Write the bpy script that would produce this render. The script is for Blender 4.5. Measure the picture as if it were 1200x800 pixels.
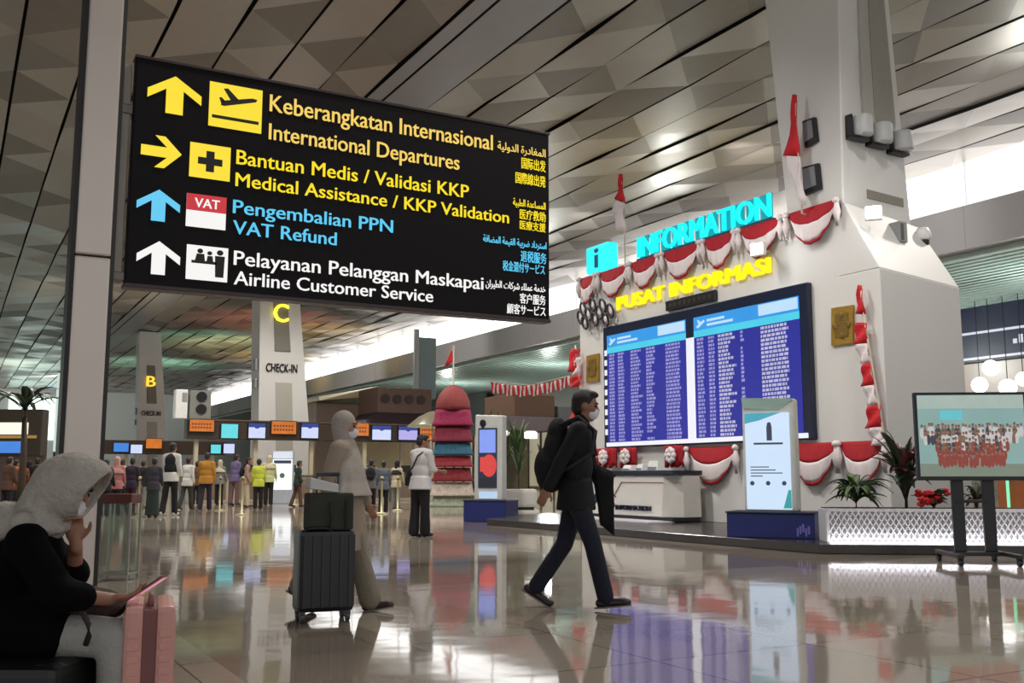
import bpy, bmesh, math, random, unicodedata
from mathutils import Vector, Matrix, Euler
random.seed(7)
PI = math.pi
scene = bpy.context.scene
for o in list(bpy.data.objects):
    bpy.data.objects.remove(o)

# ------------------------------------------------------------------ camera, world, light, exposure
YAW = math.atan(.555); PITCH = math.atan(157/1180); FOC = 1180.0; EYE = 1.05
cd = bpy.data.cameras.new('camera'); cam = bpy.data.objects.new('camera', cd)
scene.collection.objects.link(cam)
cam.location = (0, 0, EYE)
cam.rotation_euler = (PI/2 + PITCH, 0, -YAW)
cd.sensor_width = 36; cd.lens = FOC/1200*36; cd.clip_end = 500
scene.camera = cam
scene.view_settings.view_transform = 'Standard'
scene.view_settings.look = 'None'
scene.view_settings.gamma = 1
scene.view_settings.use_curve_mapping = False
scene.view_settings.exposure = 0.0

WORLD = 0.8
w = bpy.data.worlds.new('World'); scene.world = w; w.use_nodes = True
bg = w.node_tree.nodes['Background']
bg.inputs[0].default_value = (0.97, 0.98, 1.0, 1); bg.inputs[1].default_value = WORLD

def spot(name, loc, target, power, size=1.2, radius=.25, col=(1, .96, .9), blend=.6):
    l = bpy.data.lights.new(name, 'SPOT'); l.energy = power; l.spot_size = size; l.spot_blend = blend
    l.shadow_soft_size = radius; l.color = col
    o = bpy.data.objects.new(name, l); scene.collection.objects.link(o); o.location = loc
    d = Vector(target) - Vector(loc)
    o.rotation_euler = d.to_track_quat('-Z', 'Y').to_euler()
    return o
# unseen spots added under the ceiling to light the hall from above
for (lx, ly, p) in ((6, 16, 900), (11, 7, 500), (4.5, 9.5, 600), (9, 26, 1300), (3, 34, 1200), (12, 36, 1200), (20, 26, 1300), (22, 12, 1000),
                    (-6, 26, 900), (8, 56, 1400), (20, 50, 1400), (-4, 52, 1300)):
    spot('hall_fill', (lx, ly, 11.3), (lx, ly, 0), p*2.5, 2.3, .35, (1, .95, .88))
# floodlights aimed at the white information pylon
spot('floodlight', (3.5, 15.5, 10.8), (13.4, 16, 3.2), 800, 1.15, .3, (.95, .96, 1))
spot('floodlight', (4.5, 3.0, 10.8), (13.8, 12, 7.5), 700, .9, .3, (1, .95, .86))

# fill spots added on the mezzanine fascia; lamps added in shops for the slats
for wy in (14, 24, 34, 46, 60, 78):
    spot('fascia_fill', (21, wy, 11.2), (30, wy+3, 9.2), 1500, 1.5, .3, (1, .97, .94))
for wy in (22, 32, 44, 58, 74):
    l = bpy.data.lights.new('shop lamp', 'POINT'); l.energy = 700; l.shadow_soft_size = .4; l.color = (.93, 1, .96)
    o = bpy.data.objects.new('shop lamp', l); scene.collection.objects.link(o); o.location = (35, wy, 6.4)
# unseen coloured spots added to imitate glow reflected in the ceiling
for (ux, uy, col, p) in ((25, 70, (1, .74, .25), 5000), (25.5, 88, (1, .74, .3), 6000), (19, 66, (1, .32, .2), 3600), (20, 80, (1, .75, .3), 6000), (18, 78, (.4, 1, .7), 4500), (17, 98, (.45, 1, .75), 9000), (20, 24.5, (1, .78, .25), 1300),
                         (4, 106, (.75, 1, .92), 15000), (-12, 70, (.9, 1, .94), 5000), (8, 60, (1, .86, .66), 2600)):
    spot('ceiling_glow_fill', (ux, uy, 3.6), (ux, uy+3, 12), p, 1.5, .3, col, 1.)
for fx in (-40, -15, 10, 32):
    spot('hall_fill', (fx, 118, 11), (fx, 138, 5), 9000, 2.0, .5)  # unseen fill added to brighten the far wall

# ------------------------------------------------------------------ pixel -> place helpers
SA, CA, ST, CT = math.sin(YAW), math.cos(YAW), math.sin(PITCH), math.cos(PITCH)
def ray(px, py):
    a = (px-600)/FOC; b = (400-py)/FOC
    return Vector((CA*a - SA*ST*b + SA*CT, -SA*a - CA*ST*b + CA*CT, CT*b + ST))
O3 = Vector((0, 0, EYE))
def onZ(px, py, z=0.): d = ray(px, py); return O3 + d*((z-EYE)/d.z)
def onX(px, py, x): d = ray(px, py); return O3 + d*(x/d.x)
def onY(px, py, y): d = ray(px, py); return O3 + d*(y/d.y)
def onD(px, py, D): d = ray(px, py); return O3 + d*(D/(d.x*SA + d.y*CA))

# ------------------------------------------------------------------ materials
def lin(c):
    r = []
    for v in c[:3]:
        v = v/255.
        r.append(v/12.92 if v <= .04045 else ((v+.055)/1.055)**2.4)
    return (r[0], r[1], r[2], 1)
MATS = {}
def mat(name, rgb, rough=.6, metal=0., emit=0., var=.10, scale=6., bump=0., spec=.5, alpha=1., trans=0., weave=None):
    if name in MATS: return MATS[name]
    m = bpy.data.materials.new(name); m.use_nodes = True; MATS[name] = m
    nt = m.node_tree; b = nt.nodes['Principled BSDF']
    c = lin(rgb)
    b.inputs['Roughness'].default_value = rough; b.inputs['Metallic'].default_value = metal
    b.inputs['Specular IOR Level'].default_value = spec
    tc = nt.nodes.new('ShaderNodeTexCoord')
    n = nt.nodes.new('ShaderNodeTexNoise'); n.inputs['Scale'].default_value = scale; n.inputs['Detail'].default_value = 4
    nt.links.new(tc.outputs['Object'], n.inputs['Vector'])
    r = nt.nodes.new('ShaderNodeMix'); r.data_type = 'RGBA'
    r.inputs['A'].default_value = tuple(v*(1-var) for v in c[:3])+(1,)
    r.inputs['B'].default_value = tuple(min(1, v*(1+var)) for v in c[:3])+(1,)
    nt.links.new(n.outputs['Fac'], r.inputs['Factor'])
    nt.links.new(r.outputs['Result'], b.inputs['Base Color'])
    if emit:
        nt.links.new(r.outputs['Result'], b.inputs['Emission Color'])
        b.inputs['Emission Strength'].default_value = emit
        b.inputs['Base Color'].default_value = (.02, .02, .02, 1)
        nt.links.remove(b.inputs['Base Color'].links[0])
        b.inputs['Roughness'].default_value = .3
    if bump:
        bp = nt.nodes.new('ShaderNodeBump'); bp.inputs['Strength'].default_value = bump
        n2 = nt.nodes.new('ShaderNodeTexNoise'); n2.inputs['Scale'].default_value = weave or scale*6; n2.inputs['Detail'].default_value = 3
        nt.links.new(tc.outputs['Object'], n2.inputs['Vector'])
        nt.links.new(n2.outputs['Fac'], bp.inputs['Height']); bp.inputs['Distance'].default_value = .02
        nt.links.new(bp.outputs['Normal'], b.inputs['Normal'])
    if trans:
        b.inputs['Transmission Weight'].default_value = trans; b.inputs['IOR'].default_value = 1.1
    return m

# ------------------------------------------------------------------ mesh builder
class B:
    def __init__(s): s.bm = bmesh.new()
    def _mi(s, before, mi):
        if mi:
            for f in list(s.bm.faces)[before:]: f.material_index = mi
    def box(s, x0, x1, y0, y1, z0, z1, bev=0., mi=0):
        before = len(s.bm.faces)
        v = [s.bm.verts.new(p) for p in ((x0,y0,z0),(x1,y0,z0),(x1,y1,z0),(x0,y1,z0),(x0,y0,z1),(x1,y0,z1),(x1,y1,z1),(x0,y1,z1))]
        fs = [s.bm.faces.new([v[i] for i in q]) for q in ((0,3,2,1),(4,5,6,7),(0,1,5,4),(1,2,6,5),(2,3,7,6),(3,0,4,7))]
        if bev:
            es = list({e for f in fs for e in f.edges})
            bmesh.ops.bevel(s.bm, geom=es, offset=bev, segments=2, affect='EDGES', profile=.6)
        s._mi(before, mi); return s
    def hexa(s, lo, hi, bev=0., mi=0):
        """lo, hi: four points each, counter-clockwise seen from above"""
        before = len(s.bm.faces)
        a = [s.bm.verts.new(p) for p in lo]; b = [s.bm.verts.new(p) for p in hi]
        fs = [s.bm.faces.new(a[::-1]), s.bm.faces.new(b)]
        n = len(a)
        for i in range(n): fs.append(s.bm.faces.new((a[i], a[(i+1) % n], b[(i+1) % n], b[i])))
        if bev:
            es = list({e for f in fs for e in f.edges})
            bmesh.ops.bevel(s.bm, geom=es, offset=bev, segments=3, affect='EDGES', profile=.6)
        s._mi(before, mi); return s
    def tube(s, pts, r, n=10, mi=0, caps=True):
        before = len(s.bm.faces)
        pts = [Vector(p) for p in pts]; rs = r if isinstance(r, (list, tuple)) else [r]*len(pts)
        rings = []; up = Vector((0, 0, 1))
        for i, p in enumerate(pts):
            d = (pts[min(i+1, len(pts)-1)] - pts[max(i-1, 0)]).normalized()
            a = d.cross(up)
            if a.length < .05: a = d.cross(Vector((1, 0, 0)))
            a.normalize(); b = d.cross(a)
            rings.append([s.bm.verts.new(p + (a*math.cos(2*PI*k/n) + b*math.sin(2*PI*k/n))*rs[i]) for k in range(n)])
        for i in range(len(rings)-1):
            for k in range(n): s.bm.faces.new((rings[i][k], rings[i][(k+1) % n], rings[i+1][(k+1) % n], rings[i+1][k]))
        if caps:
            s.bm.faces.new(rings[0][::-1]); s.bm.faces.new(rings[-1])
        s._mi(before, mi); return s
    def loft(s, rings, mi=0, caps=True):
        before = len(s.bm.faces)
        R = [[s.bm.verts.new(p) for p in r] for r in rings]; n = len(R[0])
        for i in range(len(R)-1):
            for k in range(n): s.bm.faces.new((R[i][k], R[i][(k+1) % n], R[i+1][(k+1) % n], R[i+1][k]))
        if caps: s.bm.faces.new(R[0][::-1]); s.bm.faces.new(R[-1])
        s._mi(before, mi); return s
    def lathe(s, prof, n=20, c=(0, 0, 0), mi=0):
        return s.loft([[(c[0]+r*math.cos(2*PI*k/n), c[1]+r*math.sin(2*PI*k/n), c[2]+z) for k in range(n)] for r, z in prof], mi)
    def ell(s, c, r, rot=None, sub=3, mi=0):
        before = len(s.bm.faces)
        m = Matrix.Translation(c) @ (rot.to_4x4() if rot else Matrix()) @ Matrix.Diagonal((r[0], r[1], r[2], 1))
        bmesh.ops.create_icosphere(s.bm, subdivisions=sub, radius=1, matrix=m)
        s._mi(before, mi); return s
    def cap(s, a, b, r0, r1, n=12, sub=2):
        s.tube([a, b], [r0, r1], n); s.ell(a, (r0, r0, r0), sub=sub); s.ell(b, (r1, r1, r1), sub=sub); return s
    def poly(s, pts, nrm, th, mi=0):
        """closed outline extruded by th along -nrm (front face stays at pts)"""
        before = len(s.bm.faces); nrm = Vector(nrm).normalized()
        f = [s.bm.verts.new(p) for p in pts]; b = [s.bm.verts.new(Vector(p) - nrm*th) for p in pts]; n = len(f)
        ff = s.bm.faces.new(f); s.bm.faces.new(b[::-1])
        for i in range(n): s.bm.faces.new((f[(i+1) % n], f[i], b[i], b[(i+1) % n]))
        s._mi(before, mi); return s
    def sheet(s, grid, th, mi=0):
        """grid[i][j] of points, doubled to thickness th along y-ish normal"""
        before = len(s.bm.faces)
        n, m = len(grid), len(grid[0])
        c = [[Vector(p) for p in r] for r in grid]
        def nr(i, j):
            a = c[min(i+1, n-1)][j] - c[max(i-1, 0)][j]; b = c[i][min(j+1, m-1)] - c[i][max(j-1, 0)]
            v = a.cross(b); return v.normalized() if v.length > 1e-9 else Vector((0, 1, 0))
        F = [[s.bm.verts.new(c[i][j] + nr(i, j)*th/2) for j in range(m)] for i in range(n)]
        K = [[s.bm.verts.new(c[i][j] - nr(i, j)*th/2) for j in range(m)] for i in range(n)]
        for i in range(n-1):
            for j in range(m-1):
                s.bm.faces.new((F[i][j], F[i+1][j], F[i+1][j+1], F[i][j+1]))
                s.bm.faces.new((K[i][j], K[i][j+1], K[i+1][j+1], K[i+1][j]))
        for i in range(n-1):
            s.bm.faces.new((F[i][0], K[i][0], K[i+1][0], F[i+1][0])); s.bm.faces.new((F[i][m-1], F[i+1][m-1], K[i+1][m-1], K[i][m-1]))
        for j in range(m-1):
            s.bm.faces.new((F[0][j], F[0][j+1], K[0][j+1], K[0][j])); s.bm.faces.new((F[n-1][j], K[n-1][j], K[n-1][j+1], F[n-1][j+1]))
        s._mi(before, mi); return s
    def build(s, name, mats, parent=None, smooth=False):
        bmesh.ops.recalc_face_normals(s.bm, faces=list(s.bm.faces))
        me = bpy.data.meshes.new(name); s.bm.to_mesh(me); s.bm.free()
        return link(name, me, mats, parent, smooth)

def link(name, me, mats, parent=None, smooth=False):
    o = bpy.data.objects.new(name, me); scene.collection.objects.link(o)
    mi = [p.material_index for p in me.polygons] if isinstance(mats, (list, tuple)) else None
    me.materials.clear()
    for m in (mats if isinstance(mats, (list, tuple)) else [mats]): me.materials.append(m)
    if mi: me.polygons.foreach_set('material_index', mi)
    if smooth:
        for p in me.polygons: p.use_smooth = True
    if parent: o.parent = parent
    return o
def tag(o, label=None, cat=None, group=None, kind=None):
    if label: o['label'] = label
    if cat: o['category'] = cat
    if group: o['group'] = group
    if kind: o['kind'] = kind
    return o
def thing(name, label, cat, loc=(0, 0, 0), rz=0., group=None):
    o = bpy.data.objects.new(name, None); scene.collection.objects.link(o); o.empty_display_size = .1
    o.location = loc; o.rotation_euler = (0, 0, rz)
    return tag(o, label, cat, group)
def struct(o): o['kind'] = 'structure'; return o
def dup(root, loc, rz=None, label=None):
    r = root.copy(); scene.collection.objects.link(r); r.location = loc
    if rz is not None: r.rotation_euler = (0, 0, rz)
    if label: r['label'] = label
    for ch in list(root.children):
        c = ch.copy(); scene.collection.objects.link(c); c.parent = r
        for g in list(ch.children):
            d = g.copy(); scene.collection.objects.link(d); d.parent = c
    return r
def blob(name, b, mats, parent=None, vox=.01, sm=3, fac=.6):
    """fuse overlapping volumes into ONE continuous skin"""
    me = bpy.data.meshes.new('tmp'); b.bm.to_mesh(me); b.bm.free()
    t = bpy.data.objects.new('tmp', me); scene.collection.objects.link(t)
    r = t.modifiers.new('r', 'REMESH'); r.mode = 'VOXEL'; r.voxel_size = vox; r.adaptivity = 0
    if sm:
        q = t.modifiers.new('s', 'SMOOTH'); q.iterations = sm; q.factor = fac
    dg = bpy.context.evaluated_depsgraph_get()
    m2 = bpy.data.meshes.new_from_object(t.evaluated_get(dg))
    bpy.data.objects.remove(t); bpy.data.meshes.remove(me)
    return link(name, m2, mats, parent, True)

# ------------------------------------------------------------------ lettering
FORM = {}
for cp in range(0xFE80, 0xFEFD):
    dec = unicodedata.decomposition(chr(cp)).split()
    if len(dec) == 2: FORM[(dec[0], chr(int(dec[1], 16)))] = chr(cp)
def shape_ar(t):
    out = []
    for i, ch in enumerate(t):
        if ch == ' ': out.append(ch); continue
        pv = i > 0 and ('<initial>', t[i-1]) in FORM
        nx = i+1 < len(t) and t[i+1] != ' ' and ('<final>', t[i+1]) in FORM and ('<initial>', ch) in FORM
        k = '<medial>' if pv and nx else '<final>' if pv else '<initial>' if nx else '<isolated>'
        out.append(FORM.get((k, ch), ch))
    return ''.join(out[::-1])
def text_mesh(txt, bold=0., ext=.0):
    c = bpy.data.curves.new('t', 'FONT'); c.body = txt; c.size = 1; c.offset = bold; c.extrude = ext; c.resolution_u = 3
    t = bpy.data.objects.new('t', c); scene.collection.objects.link(t)
    dg = bpy.context.evaluated_depsgraph_get(); dg.update()
    me = bpy.data.meshes.new_from_object(t.evaluated_get(dg))
    bpy.data.objects.remove(t); bpy.data.curves.remove(c)
    return me
def lettering(name, txt, x0, z0, width, cap, m, parent, y=0., bold=.012, ext=.01, right=False):
    """text in the local xz plane (reads left to right along +x, front toward -y)"""
    def span(me):
        xs = [v.co.x for v in me.vertices]; return min(xs), max(xs)
    full = text_mesh(txt, 0, ext); lo, hi = span(full); bpy.data.meshes.remove(full)
    caph = .70; sx = width/(hi-lo); sz = cap/caph; o = None
    words = txt.split(' ') if txt.isascii() else [txt]
    for k, wd in enumerate(words):
        me = text_mesh(wd, 0, ext); w0, w1 = span(me)
        if len(words) > 1:
            pm = text_mesh(' '.join(words[:k+1]), 0, ext); shift = span(pm)[1]-w1; bpy.data.meshes.remove(pm)
        else: shift = 0
        if bold > .004:
            bm = bmesh.new()
            for dx in (-bold*.9, 0, bold*.9):
                n0 = len(bm.verts); bm.from_mesh(me); bm.verts.ensure_lookup_table()
                for v in bm.verts[n0:]: v.co.x += dx
            bm.to_mesh(me); bm.free()
        for v in me.vertices:
            x, yy, zz = v.co
            v.co = ((x+shift-lo)*sx + x0, y - zz, yy*sz + z0)
        me.update()
        o = link(name, me, m, parent)
    return o

# ------------------------------------------------------------------ setting
CEIL = 11.75
def floor_mat():
    m = bpy.data.materials.new('polished granite'); m.use_nodes = True; nt = m.node_tree; b = nt.nodes['Principled BSDF']
    g = nt.nodes.new('ShaderNodeNewGeometry'); sx = nt.nodes.new('ShaderNodeSeparateXYZ'); nt.links.new(g.outputs['Position'], sx.inputs[0])
    def math_(op, a, bv=None):
        n = nt.nodes.new('ShaderNodeMath'); n.operation = op
        for i, v in enumerate((a, bv)):
            if v is None: continue
            if isinstance(v, (int, float)): n.inputs[i].default_value = v
            else: nt.links.new(v, n.inputs[i])
        return n.outputs[0]
    br = nt.nodes.new('ShaderNodeTexBrick'); br.offset = 0; br.squash = 1
    br.inputs['Scale'].default_value = 1; br.inputs['Mortar Size'].default_value = .006; br.inputs['Brick Width'].default_value = 1.2; br.inputs['Row Height'].default_value = 1.2
    br.inputs['Color1'].default_value = lin((178, 167, 153)); br.inputs['Color2'].default_value = lin((167, 156, 143)); br.inputs['Mortar'].default_value = lin((100, 92, 84))
    nt.links.new(g.outputs['Position'], br.inputs['Vector'])
    # wide darker granite bands running along and across the hall
    bx = math_('LESS_THAN', math_('MODULO', math_('ADD', sx.outputs['X'], 99.4), 7.2), 1.2)
    by = math_('LESS_THAN', math_('MODULO', math_('ADD', sx.outputs['Y'], 96.6), 9.6), 2.4)
    band = math_('MAXIMUM', bx, by)
    n = nt.nodes.new('ShaderNodeTexNoise'); n.inputs['Scale'].default_value = 45; n.inputs['Detail'].default_value = 5
    nt.links.new(g.outputs['Position'], n.inputs['Vector'])
    mx = nt.nodes.new('ShaderNodeMix'); mx.data_type = 'RGBA'; mx.blend_type = 'MULTIPLY'
    mx.inputs['Factor'].default_value = .35
    nt.links.new(br.outputs['Color'], mx.inputs['A']); nt.links.new(n.outputs['Color'], mx.inputs['B'])
    dk = nt.nodes.new('ShaderNodeMix'); dk.data_type = 'RGBA'; dk.blend_type = 'MULTIPLY'
    nt.links.new(band, dk.inputs['Factor']); nt.links.new(mx.outputs['Result'], dk.inputs['A']); dk.inputs['B'].default_value = (.66, .63, .61, 1)
    nt.links.new(dk.outputs['Result'], b.inputs['Base Color'])
    b.inputs['Roughness'].default_value = .06; b.inputs['IOR'].default_value = 1.62
    n2 = nt.nodes.new('ShaderNodeTexNoise'); n2.inputs['Scale'].default_value = 1.6; n2.inputs['Detail'].default_value = 2
    nt.links.new(g.outputs['Position'], n2.inputs['Vector'])
    bp = nt.nodes.new('ShaderNodeBump'); bp.inputs['Strength'].default_value = .05; bp.inputs['Distance'].default_value = .05
    nt.links.new(n2.outputs['Fac'], bp.inputs['Height']); nt.links.new(bp.outputs['Normal'], b.inputs['Normal'])
    return m
b = B(); b.box(-60, 46, -25, 150, -.3, 0); struct(b.build('floor', floor_mat()))

# ceiling of folded triangular metal panels, dark shadow gaps between the strips
lines = [-60 + 1.45*k for k in range(0, 42)] + [.88, 2.4, 3.93, 5.45, 6.97, 8.39, 9.74, 10.25, 11.66, 13.05, 14.44, 15.84, 17.27, 18.7, 20.1, 21.5, 22.9, 24.3, 25.7, 27.1, 28.5, 30.0]
lines = sorted(set(round(v, 3) for v in lines if v < -.4 or v > .8))
cb = B(); rnd = random.Random(3)
L = 2.7; Y0, Y1 = -6, 146; NR = int((Y1-Y0)/L)
def hz(i, k): return rnd.choice((0, .03, .06, .09))
edgeh = {}
for i in range(len(lines)-1):
    xa, xb = lines[i]+.04, lines[i+1]-.04
    flat = (xb-xa) < .9 or abs(lines[i]-10.25) < .02
    if flat:
        n = 24
        for k in range(n):
            ya, yb = Y0+(Y1-Y0)*k/n, Y0+(Y1-Y0)*(k+1)/n
            v = [cb.bm.verts.new(p) for p in ((xa, ya, CEIL), (xa, yb, CEIL), (xb, yb, CEIL), (xb, ya, CEIL))]
            cb.bm.faces.new(v).material_index = 1
        continue
    off = (i % 2)*.5
    A_ = [cb.bm.verts.new((xa, Y0+(k+off)*L, CEIL+hz(i, k))) for k in range(NR+1)]
    C_ = [cb.bm.verts.new((xb, Y0+(k+.5+off)*L, CEIL+hz(i+1, k))) for k in range(NR+1)]
    for k in range(NR):
        f = cb.bm.faces.new((A_[k], A_[k+1], C_[k])); f.material_index = rnd.choice((0, 0, 2, 3))
        f = cb.bm.faces.new((A_[k+1], C_[k+1], C_[k])); f.material_index = rnd.choice((0, 0, 2, 3))
m_c0 = mat('perforated ceiling metal', (166, 159, 150), .34, .55, var=.06, scale=3)
m_c1 = mat('plain ceiling metal', (160, 160, 165), .30, .55, var=.03, scale=1)
m_c2 = mat('coarse perforated ceiling metal', (126, 119, 112), .42, .5, var=.06, scale=3)
m_c3 = mat('medium perforated ceiling metal', (145, 138, 130), .28, .6, var=.06, scale=3)
o = cb.build('ceiling', [m_c0, m_c1, m_c2, m_c3]); struct(o)
for p in o.data.polygons: p.use_smooth = False
b = B(); b.box(-60, 46, -8, 150, CEIL+.6, CEIL+.9); struct(b.build('ceiling', mat('ceiling void', (26, 24, 23), .9)))

# right side of the hall: mezzanine fascia, clerestory glazing, slatted soffit, shop wall
m_fas = mat('mezzanine fascia', (162, 160, 160), .55, var=.03, scale=.4)
b = B(); b.box(30, 30.5, -8, 140, 8.75, 10.25)
for k in range(30): b.box(29.985, 30.0, -8+k*5, -7.96+k*5, 8.75, 10.25)
struct(b.build('wall_right', m_fas))
m_band = mat('bright clerestory glazing', (255, 252, 250), .2, emit=2.6, var=.02)
b = B(); b.box(30.3, 30.4, -8, 140, 10.25, CEIL+.5); wn = struct(b.build('window_1', m_band))
b = B()
for k in range(30): b.box(30.2, 30.29, -8+k*5, -7.95+k*5, 10.25, CEIL+.5)
b.box(30.2, 30.29, -8, 140, 10.25, 10.34); b.build('window_frame', mat('glowing white mullion', (240, 240, 240), .5, emit=.9), wn)  # frames glow like the glazing behind; brightness put into their colour
m_sl = mat('soffit slat', (176, 196, 188), .3, var=.1, scale=.7)
b = B()
for k in range(26): b.box(30.6+k*.5, 30.85+k*.5, -8, 140, 8.55, 8.8)
struct(b.build('trim_1', m_sl))
b = B(); b.box(30.5, 46, -8, 140, 9.0, 10.2); struct(b.build('trim_2', mat('soffit void', (62, 72, 70), .7)))
b = B(); b.box(43.2, 43.6, -8, 140, 0, 9); struct(b.build('wall_shops', mat('shop wall', (150, 140, 128), .6)))
# far end of the hall with tall lit windows
b = B(); b.box(-60, 46, 140, 141, 0, 13); struct(b.build('wall_far', mat('far wall', (150, 156, 154), .6)))
m_fw = mat('far window glow', (205, 235, 226), .2, emit=2.2, var=.15, scale=.3)
wi = 2
for k in range(9):
    b = B(); b.box(-58+k*8, -52+k*8, 139.8, 139.95, 5.5, 10.8); struct(b.build('window_%d' % (k+2), m_fw))

# low dark stage under the information pylon
m_curb = mat('dark stage curb', (50, 45, 42), .22, var=.15)
b = B()
P = [(10.15, 19.4), (10.35, 10.1), (12.5, 8.55), (16.6, 8.55), (16.6, 21.5), (12.0, 21.5)]
b.hexa([(x, y, 0) for x, y in P], [(x, y, .13) for x, y in P], .015)
tag(b.build('stage_platform', m_curb), 'low dark stage platform under the white information pylon', 'platform')

# ------------------------------------------------------------------ wayfinding sign and its steel column
SY = 10.6
m_steel = mat('brushed steel', (196, 186, 176), .34, .5, var=.05, scale=2)
m_dark = mat('dark channel', (38, 35, 33), .5)
m_railm = mat('grey sign rail', (150, 142, 132), .45, .3)
t = thing('steel_column', 'tall brushed steel column at left carrying the overhead sign', 'column', (1.115, SY+.16, 0))
b = B(); b.box(-.165, .165, -.2, .2, 0, 3.2, .02); b.box(-.165, .165, -.2, .2, 3.215, CEIL-.02, .02); b.build('cladding', m_steel, t)
b = B(); b.box(-.205, -.165, -.17, .17, 0, CEIL-.02); b.build('side_channel', m_dark, t)
b = B(); b.box(.165, .205, -.17, .17, 0, CEIL-.02); b.build('side_channel', m_dark, t)
b = B(); b.box(.205, .29, -.10, .08, 3.02, 5.28, .01); b.build('sign_bracket_rail', m_railm, t)
b = B(); b.box(.19, .315, -.12, .1, 4.75, 4.85, .01); b.box(.19, .315, -.12, .1, 3.0, 3.09, .01); b.build('clamp', mat('clamp metal', (120, 112, 104), .4, .5), t)

m_blk = mat('black sign face', (15, 11, 13), .5, var=.1, spec=.15)
m_ink = mat('black pictogram', (22, 17, 15), .5)
m_yel = mat('lit yellow', (250, 222, 45), .3, emit=1.0, var=.04)
m_yel2 = mat('lit warm yellow', (248, 210, 105), .3, emit=.95, var=.08)
m_cya = mat('lit cyan', (96, 200, 240), .3, emit=1.0, var=.05)
m_wht = mat('lit white', (245, 243, 240), .3, emit=1.0, var=.02)
m_red = mat('lit red', (206, 40, 52), .3, emit=.9, var=.05)
SX0, SZ0 = 1.43, 2.96
SW, SH = 6.42-1.43, 5.36-2.96
t = thing('overhead_sign', 'large black illuminated wayfinding sign with four rows of yellow, cyan and white text', 'sign', (SX0, SY, SZ0))
b = B(); b.box(0, SW, 0, .16, 0, SH, .015); b.build('panel', m_blk, t)
m_tr = mat('sign edge trim', (58, 46, 46), .4, .3)
b = B(); b.box(-.01, SW+.01, -.012, .175, -.03, .012, .005); b.build('bottom_rail', m_tr, t)
b = B(); b.box(-.01, SW+.01, -.012, .175, SH-.012, SH+.02, .005); b.build('top_rail', m_tr, t)
def sl(px, py):
    p = onY(px, py, SY); return (p.x-SX0, p.z-SZ0)
EPS = -.006
def sign_text(txt, lx, ltop, lbase, rx, rbase, m, name='lettering', bold=.012):
    x0, z0 = sl(lx, lbase); x1, z1 = sl(rx, rbase); _, zt = sl(lx, ltop)
    lettering(name, txt, x0, (z0+z1)/2, x1-x0, zt-z0, m, t, EPS, bold, .004)
def srect(pl):       # pixel rect -> local rect
    x0, z1 = sl(pl[0], pl[1]); x1, z0 = sl(pl[2], pl[3]); return x0, x1, z0, z1
sign_text('Keberangkatan Internasional', 316, 109, 129, 577, 177, m_yel2)
sign_text('International Departures', 315, 142, 161, 538, 201, m_yel2)
sign_text('Bantuan Medis / Validasi KKP', 277, 174, 191, 549, 233, m_yel)
sign_text('Medical Assistance / KKP Validation', 276, 198, 214, 596, 265, m_yel)
sign_text('Pengembalian PPN', 273, 231, 247, 460, 275, m_cya)
sign_text('VAT Refund', 273, 257, 273, 394, 288, m_cya)
sign_text('Pelayanan Pelanggan Maskapai', 274, 290, 307, 566, 342, m_wht)
sign_text('Airline Customer Service', 274, 316, 332, 507, 355, m_wht)
AR = [shape_ar(s) for s in ('المغادرة الدولية', 'المساعدة الطبية', 'استرداد ضريبة القيمة المضافة', 'خدمة عملاء شركات الطيران')]
for txt, lx, top, base, rx, rb, m in (
    (AR[0], 583, 166, 175, 639, 184, m_yel2), ('国际出发', 611, 187, 197, 639, 200, m_yel), ('国際線出発', 604, 204, 214, 639, 218, m_yel),
    (AR[1], 601, 233, 241, 639, 245, m_yel), ('医疗救助', 609, 247, 256, 639, 259, m_yel), ('医療支援', 609, 260, 268, 639, 271, m_yel),
    (AR[2], 566, 276, 284, 640, 291, m_cya), ('退税服务', 610, 296, 306, 640, 308, m_cya), ('税金還付サービス', 589, 307, 316, 638, 321, m_cya),
    (AR[3], 569, 328, 336, 639, 342, m_wht), ('客户服务', 609, 345, 354, 639, 357, m_wht), ('顧客サービス', 594, 357, 366, 639, 370, m_wht)):
    sign_text(txt, lx, top, base, rx, rb, m, 'small_lettering', .01)
ARROW = [(.5, 1), (1, .58), (1, .34), (.66, .64), (.66, 0), (.34, 0), (.34, .64), (0, .34), (0, .58)]
def arrow(pl, m, right=False):
    x0, x1, z0, z1 = srect(pl)
    pts = [((v, 1-u) if right else (u, v)) for u, v in ARROW]
    B_ = B(); B_.poly([(x0+u*(x1-x0), EPS-.004, z0+v*(z1-z0)) for u, v in pts], (0, -1, 0), .008); B_.build('arrow', m, t)
arrow((174, 84, 235, 139), m_yel); arrow((166, 156, 212, 200), m_yel, True)
arrow((161, 219, 210, 262), m_cya); arrow((161, 280, 210, 324), m_wht)
def tile(pl, m):
    x0, x1, z0, z1 = srect(pl); B_ = B(); B_.box(x0, x1, EPS, .0, z0, z1, .002)
    return B_.build('pictogram_tile', m, t), (x0, x1, z0, z1)
def ppoly(par, R, pts, m=None):
    x0, x1, z0, z1 = R; B_ = B()
    for q in pts: B_.poly([(x0+u*(x1-x0), EPS-.006, z0+v*(z1-z0)) for u, v in q], (0, -1, 0), .006)
    return B_.build('pictogram', m or m_ink, par)
def disc(u, v, r, n=14): return [(u+r*math.cos(2*PI*k/n), v+r*math.sin(2*PI*k/n)) for k in range(n)]
tl, R = tile((246, 95, 306, 157), m_yel)
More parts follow.
